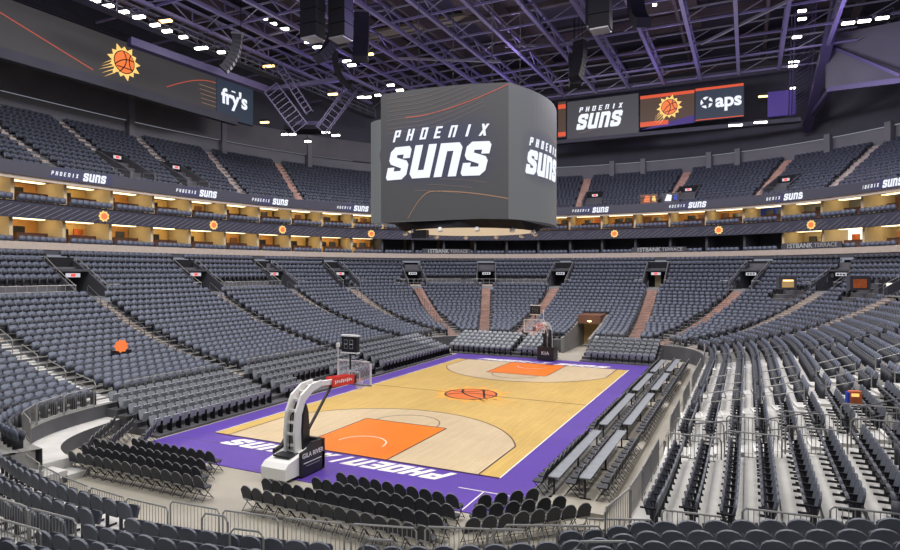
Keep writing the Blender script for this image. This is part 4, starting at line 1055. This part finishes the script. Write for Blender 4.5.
# line arrays and speaker columns
def line_array(p, rz, n, label, w=1.2, h=.42, curve=.09, mt='black'):
    e = empty('line_array_speaker', p, rz, label, 'loudspeaker', 'hanging line array loudspeakers'); y = z = 0; a = 0
    m = MB(); m.box(-w / 2 - .05, w / 2 + .05, -.5, .5, .0, .12, 'dark_rail'); m.tube([(0, -.3, .1), (0, -.3, 3.6)], .03, 'black', 4); m.tube([(0, .3, .1), (0, .3, 3.6)], .03, 'black', 4); m.build('rigging_frame', e)
    for i in range(n):
        m = MB(); v = Vector((0, -math.sin(a), -math.cos(a))); nn = Vector((0, math.cos(a), -math.sin(a))); c_ = Vector((0, y, z)) + v * (h / 2)
        m.obox(c_, (w / 2, 0, 0), v * (h * .46), nn * .38, mt); m.obox(c_ + nn * .385, (w * .42, 0, 0), v * (h * .3), nn * .01, 'dark_rail'); m.build('speaker_cabinet', e)
        y += v.y * h; z += v.z * h; a += curve
def sub_column(p, n, label, w=1.5):
    e = empty('speaker_column', p, 0, label, 'loudspeaker', 'hanging dark speaker columns')
    for i in range(n): m = MB(); m.box(-w / 2, w / 2, -.55, .55, -1.05 * (i + 1), -1.05 * i - .06, 'black'); m.build('speaker_cabinet', e)
    m = MB(); m.box(-w / 2 + .1, w / 2 - .1, -.6, .6, -1.05 * n - .10, -1.05 * n, 'steel'); m.build('bottom_plate', e)
sub_column(pix_at(313, -30, 46), 5, 'dark square speaker column hanging above left lamps')
sub_column(pix_at(341, -30, 46), 5, 'dark square speaker column with pale base left of scoreboard')
sub_column(pix_at(600, -42, 44), 5, 'dark square speaker column right of the scoreboard with pale base')
sub_column(pix_at(595, -40, 47), 5, 'slightly further dark speaker column behind the right one', 1.3)
line_array(pix_at(238, 36, 56), -.9, 9, 'curved line array loudspeaker near the left purple steelwork', .9, .40, .09, 'black')
line_array(pix_at(362, 14, 54), .5, 12, 'dark line array loudspeaker just left of scoreboard', 1.3, .40, .05)
line_array(pix_at(338, 14, 50), -.4, 11, 'long curved line array loudspeaker above the ladder trusses', 1.2, .42, .08)
line_array(pix_at(580, 42, 56), -.3, 9, 'line array loudspeaker just right of the scoreboard', 1.1, .42, .06)
line_array(pix_at(635, -4, 50), .5, 9, 'curved dark line array loudspeaker over the far boards', 1.2, .42, .14)
line_array(pix_at(574, 55, 60), .4, 8, 'smaller line array loudspeaker beside scoreboard right edge', 1.1, .42, .05)
# ladder trusses
def ladder(p, q, w_, label, mt='truss_dark'):
    p, q = Vector(p), Vector(q); d = (q - p).normalized(); s_ = d.cross(cF).normalized() * (w_ / 2); m = MB(); n = int((q - p).length / .55)
    for f in (-1, 1): m.beam(p + s_ * f, q + s_ * f, .12, .12, mt); m.beam(p + s_ * f + cF * .6, q + s_ * f + cF * .6, .12, .12, mt)
    for i in range(n + 1): c_ = p + (q - p) * (i / n); m.beam(c_ - s_, c_ + s_, .08, .08, mt)
    m.build('ladder_truss', label=label, cat='truss')
ladder(pix_at(352, 88, 62), pix_at(321, 130, 62), 1.1, 'ladder truss sloping down left beside the scoreboard')
ladder(pix_at(271, 88, 64), pix_at(301, 128, 64), 1.6, 'ladder truss sloping down right under the left purple steel')
ladder(pix_at(279, 66, 64), pix_at(309, 112, 64), .7, 'thin ladder truss behind the left sloping one')
ladder(pix_at(805, 5, 62), pix_at(800, 110, 72), 2.6, 'tall vertical ladder truss carrying lamps beside the right bulkhead')
m = MB(); pts = [pix_at(335 + 17 * (1 - math.cos(a)), 52 + 38 * math.sin(a) * .9, 60) for a in [PI * q / 12 for q in range(7)]]; 
m.tube(pts, .35, 'black', 6); m.build('curved_duct', label='curved dark cable duct hanging above the left ladder truss', cat='duct')
m = MB(); m.beam(pix_at(130, 42, 54), pix_at(266, 90, 65), .8, .7, 'truss_dark'); m.beam(pix_at(266, 90, 65), pix_at(346, 79, 64), .45, .4, 'truss_dark'); m.build('roof_edge_beam', label='dark purple roof edge beam running above the left video board', cat='beam')
m = MB(); q = pix_at(309, 130, 74); m.obox(q, cR * 2.6, cF * 1.5, (0, 0, .25), 'black'); m.obox(q + Vector((0, 0, .5)), cR * 1.4, cF * 1.0, (0, 0, .3), 'truss_dark'); m.build('lighting_pod', label='dark lighting pod where the two ladder trusses meet left of scoreboard', cat='lighting rig')
m = MB(); m.tube([pix_at(365, 37, 76), pix_at(440, 22, 74), pix_at(560, 2, 72)], .55, 'duct', 8); m.build('air_duct', label='long dull yellowish air duct crossing under the roof behind trusses', cat='duct')
m = MB(); m.beam(pix_at(838, -6, 56), pix_at(806, 130, 76), .9, .9, 'truss_dark'); m.build('bulkhead_beam', label='big purple-lit inclined beam at the right edge of roof grid', cat='beam')
# bulkhead at the right
m = MB(); 
P4 = [pix_at(828, 88, 62), pix_at(826, 40, 60), pix_at(905, 36, 52), pix_at(905, 84, 52)]
m.prism([(0, 0), (1, 0), (1, 1), (0, 1)], pix_at(827, 88, 64), pix_at(925, 76, 56) - pix_at(827, 88, 64), pix_at(827, 36, 64) - pix_at(827, 88, 64), cF * .4, 'wall_side_grey')
m.build('wall_bulkhead_right', kind='structure')
m = MB(); m.beam(pix_at(827, 90, 63), pix_at(925, 78, 55), .5, .5, 'truss_dark'); m.beam(pix_at(832, 48, 63), pix_at(900, 76, 56), .3, .3, 'truss_dark'); m.beam(pix_at(806, 122, 76), pix_at(830, 90, 64), .5, .5, 'truss_dark')
m.build('bulkhead_truss', label='triangular truss in front of the grey right bulkhead wall', cat='truss')

# ------------------------------------------------------------------ LED boards under the roof
def board(name, o, u, v, w_, h, mt, label, depth=.35):
    u, v = Vector(u).normalized(), Vector(v).normalized(); n = v.cross(u) ; e = empty(name, (0, 0, 0), 0, label, 'led board'); o = Vector(o)
    m = MB(); m.prism([(-.08, -.08), (w_ + .08, -.08), (w_ + .08, h + .08), (-.08, h + .08)], o + n * .02, u, v, n * depth, 'black_metal'); m.build('cabinet', e)
    m = MB(); m.prism([(0, 0), (w_, 0), (w_, h), (0, h)], o - n * .02, u, v, n * .04, mt); m.build('screen', e); return e, o, u, v, n
def curve_lines(b, o, u, v, n, pts, w_, mt):
    P = [o + u * x + v * y - n * .06 for x, y in pts]
    for i in range(len(P) - 1): b.beam(P[i], P[i + 1], w_, .02, mt, up=n)
# left long board x = -40, y from -24 to 16
e, o, u, v, n = board('video_board', (-40, -26, 26.7), (0, 1, 0), (0, 0, 1), 42.0, 4.4, 'screen_dim', 'long dark video board over the left stand with sun emblem')
m = MB(); m.beam((-39.9, -26, 26.3), (-39.9, 19, 26.3), .7, .9, 'wall_dark'); m.beam((-40.1, -26, 31.5), (-40.1, 19, 31.5), .8, .7, 'black_metal'); m.build('board_edge', e)
sun_ball(e, (-39.92, 4.2, 29.0), (0, 1, 0), (0, 0, 1), (.03, 0, 0), 1.12, ('screen_yellow', 'screen_ball', 'ball_seam'), .1)
m = MB(); curve_lines(m, o, u, v, n, [(15 + q * 1.0, 4.2 - .30 * q) for q in range(13)], .08, 'screen_line_red'); curve_lines(m, o, u, v, n, [(35.2 + q * .68, 1.2 + 2.3 * math.sin(q / 10 * PI / 2)) for q in range(11)], .08, 'screen_line_red')
for j in range(5): curve_lines(m, o, u, v, n, [(39.5 + .1 * j, 2.7 - .5 * j), (42.0, 2.7 - .5 * j)], .05, 'screen_line')
m.build('screen_graphics', e)
e, o, u, v, n = board('video_board', (-40, 16.1, 26.4), (0.05, 1, 0), (0, 0, 1), 5.6, 4.9, 'screen_blue', 'small dark blue board reading frys at the end of left video board')
text_obj('lettering', "fry's", 2.5, 'screen_text', e, (-39.85, 18.8, 28.9), (0.05, 1, 0), (0, 0, 1), .02, .96, .03)
m = MB(); m.box(-39.88, -39.84, 18.3, 20.6, 29.75, 29.9, 'screen_text'); m.build('lettering_line', e)
# far boards at y = 50
FY = 48.0
def fx(px): X = (px - 450) / FPX; d = cF + cR * X; t = (FY - CAM[1]) / d.y; return CAM[0] + d.x * t
ZL, ZH = 26.7, 31.6
e, o, u, v, n = board('video_board', (fx(567), FY, 26.55), (1, 0, 0), (0, 0, 1), fx(638) - fx(567), 5.3, 'screen', 'grey video board reading PHOENIX SUNS right of the scoreboard')
n = Vector((0, -1, 0)); cx = (fx(567) + fx(638)) / 2
m = MB(); suns_logo(m, (cx - .4, FY - .05, 29.15), (1.27, 0, 0), (0, 0, 1), n * .06, 'screen_text', 2.5); m.build('lettering', e)
m = MB()
for j in range(4): curve_lines(m, Vector((fx(567), FY, 27)), Vector((1, 0, 0)), v, Vector((0, 1, 0)), [(1.5 + j * .5 + q * .5, .3 + .1 * j + .02 * q * q) for q in range(9)], .05, 'screen_line_faint')
m.build('screen_graphics', e)
e, o, u, v, n2 = board('video_board', (fx(640), FY, 27.3), (1, 0, 0), (0, 0, 1), fx(694) - fx(640), 4.1, 'screen_brown', 'brown video board with orange bands and the sun emblem')
m = MB(); m.box(fx(640), fx(694), FY - .08, FY - .03, 31.0, 31.4, 'screen_orange'); m.box(fx(640), fx(668), FY - .08, FY - .03, 27.3, 27.9, 'screen_orange')
m.prism([(fx(640), 26.9), (fx(694), 27.2), (fx(694), 28.2), (fx(668), 27.6)], (0, FY - .03, 0), (1, 0, 0), (0, 0, 1), (0, -.05, 0), 'screen_purple'); m.build('screen_graphics', e)
sun_ball(e, ((fx(669)), FY - .06, 29.55), (1, 0, 0), (0, 0, 1), (0, -.03, 0), 1.0, ('screen_yellow', 'screen_ball', 'ball_seam'), .35)
e, o, u, v, n2 = board('video_board', (fx(695), FY, 27.4), (1, 0, 0), (0, 0, 1), fx(743) - fx(695), 4.1, 'screen_blue', 'dark blue video board reading aps below an orange band')
m = MB(); m.box(fx(695), fx(743), FY - .08, FY - .03, 31.2, 31.5, 'screen_orange'); m.box(fx(695), fx(743), FY - .08, FY - .03, 27.4, 27.5, 'screen_orange')
for q in range(5): a0 = q * 2 * PI / 5; m.prism([(.72 * math.cos(a0 + t_ * .25), .72 * math.sin(a0 + t_ * .25)) for t_ in range(5)] + [(.36 * math.cos(a0 + .75), .36 * math.sin(a0 + .75))], (fx(706), FY - .04, 29.6), (1, 0, 0), (0, 0, 1), (0, -.05, 0), 'screen_text')
m.build('screen_graphics', e)
text_obj('lettering', 'aps', 2.3, 'screen_text', e, (fx(728), FY - .06, 29.6), (1, 0, 0), (0, 0, 1), .02, 1.0, .03)
e, o, u, v, n2 = board('video_board', (fx(558), FY, 27.0), (1, 0, 0), (0, 0, 1), fx(565.5) - fx(558), 5.0, 'screen_brown', 'narrow brown board strip touching the scoreboard right edge')
m = MB(); m.box(fx(558), fx(565.5), FY - .08, FY - .03, 31.0, 31.6, 'screen_orange'); m.box(fx(558), fx(565.5), FY - .08, FY - .03, 27.1, 27.7, 'screen_orange'); m.build('screen_graphics', e)
e, o, u, v, n2 = board('video_board', (fx(361), FY, 27.0), (1, 0, 0), (0, 0, 1), fx(400) - fx(361), 3.0, 'screen_brown', 'orange striped board end just left of the scoreboard')
m = MB()
for q in range(4): m.box(fx(361), fx(400), FY - .08, FY - .03, 27.1 + .75 * q, 27.5 + .75 * q, 'screen_orange' if q % 2 else 'screen_line')
m.build('screen_graphics', e)
m = MB(); m.box(fx(355), fx(800), FY - .6, FY + .6, 26.0, 26.5, 'wall_dark'); m.box(fx(355), fx(800), FY - .4, FY + .2, 32.3, 33.2, 'wall_dark'); m.build('board_gantry', label='dark horizontal gantry carrying the far video boards', cat='gantry')
m = MB(); m.box(fx(767), fx(795), FY - .1, FY + .2, 27, 30, 'screen_purple'); m.build('purple_panel', label='dim purple lit panel right of the aps board', cat='panel')

# ------------------------------------------------------------------ centre scoreboard
sb_ = empty('scoreboard', (0, 0, 0), 0, 'huge dark four-sided hanging scoreboard reading PHOENIX SUNS above the court', 'scoreboard')
CN = {'NL': (-3.95, -4.69), 'NR': (3.96, -3.6), 'FR': (4.5, 4.3), 'FL': (-4.2, 4.6)}
SZ0, SZ1 = 11.1, 18.9
def face(a, b2, name, mt, bulge, z0=SZ0, z1=SZ1, n=14):
    a, b2 = Vector((*a, 0)), Vector((*b2, 0)); u = (b2 - a).normalized(); w_ = (b2 - a).length; out = Vector((u.y, -u.x, 0))
    f = lambda t, z, o=0: a + (b2 - a) * t + out * (bulge * (1 - (2 * t - 1) ** 2) + o) + Vector((0, 0, z))
    m = MB()
    for i in range(n): m.quad(f(i / n, z0), f((i + 1) / n, z0), f((i + 1) / n, z1), f(i / n, z1), mt)
    e = m.build(name, sb_); return f, e, w_
def put_curved(m, polys, f, w_, cx, cz, sx, mt, off=.05):
    for p in polys:
        # subdivide outline horizontally so that it follows the curve
        q = []
        for i in range(len(p)):
            a, b2 = p[i], p[(i + 1) % len(p)]
            for s_ in range(4): q.append((a[0] + (b2[0] - a[0]) * s_ / 4, a[1] + (b2[1] - a[1]) * s_ / 4))
        P = [f((cx + x * sx) / w_, cz + y * sx, off) for x, y in q]; P2 = [f((cx + x * sx) / w_, cz + y * sx, off + .03) for x, y in q]
        k = len(P); m.add(P + P2, [tuple(range(k)), tuple(range(k, 2 * k))[::-1]] + [(i, (i + 1) % k, k + (i + 1) % k, k + i) for i in range(k)], mt)
def face_text(f, e, w_, s_, cx, cz, navy=True):
    m = MB()
    for q in range(5):
        k1 = 1.0 - q * .11; NX = 24
        for i in range(NX):
            XM = 1.36; xa, xb = -XM + 2 * XM * i / NX, -XM + 2 * XM * (i + 1) / NX; ha, hb = (1 - abs(xa / XM) ** 3.2) ** (1 / 3.2), (1 - abs(xb / XM) ** 3.2) ** (1 / 3.2)
            P = lambda x, z: f((cx + x * k1 * s_) / w_, cz + (z * k1 + .06) * s_, .006 + .006 * q)
            m.quad(P(xa, -.78 * ha), P(xb, -.78 * hb), P(xb, .80 * hb), P(xa, .80 * ha), ('glow_%d' if navy else 'glowside_%d') % q)
    m.build('lettering_glow', e)
    m = MB(); put_curved(m, glyphs('SUNS', -1.20, -.47, 2.14, .66, .24), f, w_, cx, cz, s_, 'screen_text'); put_curved(m, glyphs('PHOENIX', -1.02, .30, 2.02, .23, .3), f, w_, cx, cz, s_, 'screen_text'); m.build('lettering', e)
def face_curve(f, m, pts, wd, mt, off=.03):
    for i in range(len(pts) - 1):
        (t0, z0), (t1, z1) = pts[i], pts[i + 1]; m.quad(f(t0, z0 - wd / 2, off), f(t1, z1 - wd / 2, off), f(t1, z1 + wd / 2, off), f(t0, z0 + wd / 2, off), mt)
f, e, w_ = face(CN['NL'], CN['NR'], 'front_screen', 'screen', .45)
face_text(f, e, w_, 2.95, w_ * .49, 15.0)
m = MB()
for j in range(9): face_curve(f, m, [(.06 + .62 * (q / 16) + .02 * j * (q / 16) , 18.55 - .26 * j + 1.3 * max(0, (q / 16 - .35)) ** 1.6 * (1 + .1 * j)) for q in range(17) if 18.55 - .26 * j + 1.3 * max(0, (q / 16 - .35)) ** 1.6 * (1 + .1 * j) < 18.85], .035, 'screen_line_faint')
face_curve(f, m, [(.22 + .78 * q / 20, 17.3 + 1.5 * (max(0, q / 20 - .12) / .88) ** 1.7) for q in range(21)], .05, 'screen_line_red')
face_curve(f, m, [(.24 + .20 * q / 12, 11.25 + 1.55 * math.sin(q / 12 * PI / 2)) for q in range(13)] + [(.44 + .56 * q / 12, 12.8 - .55 * (q / 12) ** 1.7) for q in range(1, 13)], .06, 'screen_line')
for j in range(3): face_curve(f, m, [(.3 + .1 * j + .35 * q / 8, 12.9 + .3 * j - .3 * (q / 8) ** 1.5) for q in range(9)], .03, 'screen_line_faint')
m.build('screen_graphics', e)
f, e, w_ = face(CN['NR'], CN['FR'], 'side_screen', 'screen_side', .75)
face_text(f, e, w_, 2.2, w_ * .50, 14.9, False)
m = MB(); face_curve(f, m, [(.62 + .3 * q / 10, 11.4 + 1.4 * math.sin(q / 10 * PI / 2)) for q in range(11)], .06, 'screen_line'); face_curve(f, m, [(.55 + .4 * q / 8, 16.9 - .4 * math.sin(q / 8 * PI)) for q in range(9)], .05, 'screen_line')
m.build('screen_graphics', e)
f, e, w_ = face(CN['FL'], (-5.0, -4.2), 'side_screen', 'screen_side', .1, SZ0, SZ1 - 1.5); f, e, w_ = face((-5.0, -4.2), CN['NL'], 'corner_screen', 'screen_side', .1, SZ0, SZ1 - 1.5); f, e, w_ = face(CN['FR'], CN['FL'], 'back_screen', 'screen', .5)
m = MB(); corners = [Vector((*CN[q], 0)) for q in ('NL', 'NR', 'FR', 'FL')]
for z, mt in ((SZ1 - .05, 'black_metal'), (SZ0 - .02, 'black')): m.add([c_ + Vector((0, 0, z)) for c_ in corners], [(0, 1, 2, 3)], mt)
m.build('frame', sb_)
m = MB(); RR = []
for i in range(24):   # dark underside skirt, an octagon-like ring
    a = 2 * PI * i / 24; RR.append((math.cos(a), math.sin(a)))
top = [(x * 5.0 * min(1, .86 / max(abs(x), abs(y), .5)) , y * 5.0 * min(1, .86 / max(abs(x), abs(y), .5)), SZ0) for x, y in RR]; bot = [(x * 4.3, y * 4.5, SZ0 - .45) for x, y in RR]; inn = [(x * 4.2, y * 4.4, SZ0 - .45) for x, y in RR]
m.add(top + bot + inn, [(i, (i + 1) % 24, 24 + (i + 1) % 24, 24 + i) for i in range(24)] + [(24 + i, 24 + (i + 1) % 24, 48 + (i + 1) % 24, 48 + i) for i in range(24)], 'black'); m.build('underside_ring', sb_)
m = MB(); m.add([(x * 4.1, y * 4.3, SZ0 - .46) for x, y in RR], [tuple(range(24))], 'underside'); m.build('underside_screen', sb_)
for i in range(12):
    a = 2 * PI * i / 12; q = Vector((math.cos(a) * 4.25, math.sin(a) * 4.45, SZ0 - .62)); m = MB(); m.lathe([(.10, .2), (.16, .1), (.18, 0), (.1, -.08)], q, 'white', 8); m.build('spot_lamp', sb_)
m = MB(); m.box(-2.2, -1.2, -4.0, -3.6, SZ0 - 1.0, SZ0 - .5, 'black_metal'); m.build('speaker_cluster', sb_)
for x, y in ((-2.5, -2.5), (2.5, -2.5), (2.5, 2.5), (-2.5, 2.5)): m = MB(); m.tube([(x, y, SZ1), (x, y, GZ)], .025, 'black', 5); m.build('hanging_cable', sb_)

# ------------------------------------------------------------------ small lit things in the stands
e = empty('entry_sign', (-19.0, -11.2, zz(.24)), PI / 2 - .3, 'small glowing orange emblem sign standing among seats of the left stand', 'sign')
m = MB(); m.box(-.05, .05, -.05, .05, 0, .7, 'dark_rail'); m.box(-.6, .6, -.03, .03, .5, .9, 'tv'); m.build('sign_post', e)
m = MB(); m.prism([(.42 * (1 if q % 2 else .8) * math.cos(q * PI / 9), .42 * (1 if q % 2 else .8) * math.sin(q * PI / 9)) for q in range(18)], (0, -.06, 1.15), (1, 0, 0), (0, 0, 1), (0, .12, 0), 'screen_ball'); m.build('sign_face', e)
e = empty('safety_box', (19.9, -9.3, zz(.29)), .2, 'small orange and blue box hung on the fence of the right stand', 'box')
m = MB(); m.box(-.2, .2, -.12, .12, .6, 1.1, 'suite_orange'); m.build('body', e); m = MB(); m.box(-.28, -.2, -.12, .12, .65, 1.05, 'suite_blue'); m.build('side_panel', e)
m = MB(); m.box(-.15, .1, -.14, -.12, .9, 1.02, 'screen_yellow'); m.build('light_strip', e)
for i, (px_, col, lab) in enumerate(((788, 'lamp_warm', 'amber lit opening in the concrete wall at the far right top of bowl'), (860, 'suite_orange', 'red-orange panel glowing in the wall beside the amber opening, far right'), (889, 'suite_white', 'small white lit panel at the far right top of the bowl'))):
    p = pix_at(px_, 283 if i < 2 else 287, (61.8, 55.0, 52.5)[i])
    e = empty('lit_opening', p, YAW, lab, 'opening'); m = MB(); m.box(-.9, .9, 0, .5, -.65, .65, 'wall_dark'); m.build('surround', e)
    m = MB(); m.box(-.6 if i < 2 else -.25, .6 if i < 2 else .25, -.04, .02, -.45, .35, col if i != 0 else 'suite_wall'); m.build('lit_face', e)
    if i == 0: m = MB(); m.box(-.5, .5, -.06, -.03, .2, .3, 'lamp_warm'); m.build('light_strip', e)

for px_, mts, lab in ((648, ('suite_brown', 'screen_ball', 'screen_yellow'), 'small glowing orange panel on the upper deck front left of the portal'), (669, ('tv', 'screen_text', 'suite_blue'), 'small white and blue lit panel on the upper deck front')):
    t = ring_t_at_pixel(px_); p, u, n = on_ring(t, .7); p = p + Vector((0, 0, 17.5)); R_ = u if u.dot(cR) > 0 else -u
    e = empty('deck_panel', (0, 0, 0), 0, lab, 'panel')
    m = MB(); m.obox(p, R_ * 1.1, n * .08, (0, 0, .6), mts[0]); m.build('backing', e)
    m = MB(); m.prism([(-.7, -.4), (.1, -.45), (.2, .3), (-.4, .45)], p - n * .09, R_, (0, 0, 1), -n * .03, mts[1]); m.prism([(.4, -.3), (.9, -.4), (.8, .35), (.45, .3)], p - n * .09, R_, (0, 0, 1), -n * .03, mts[2]); m.build('lit_graphic', e)
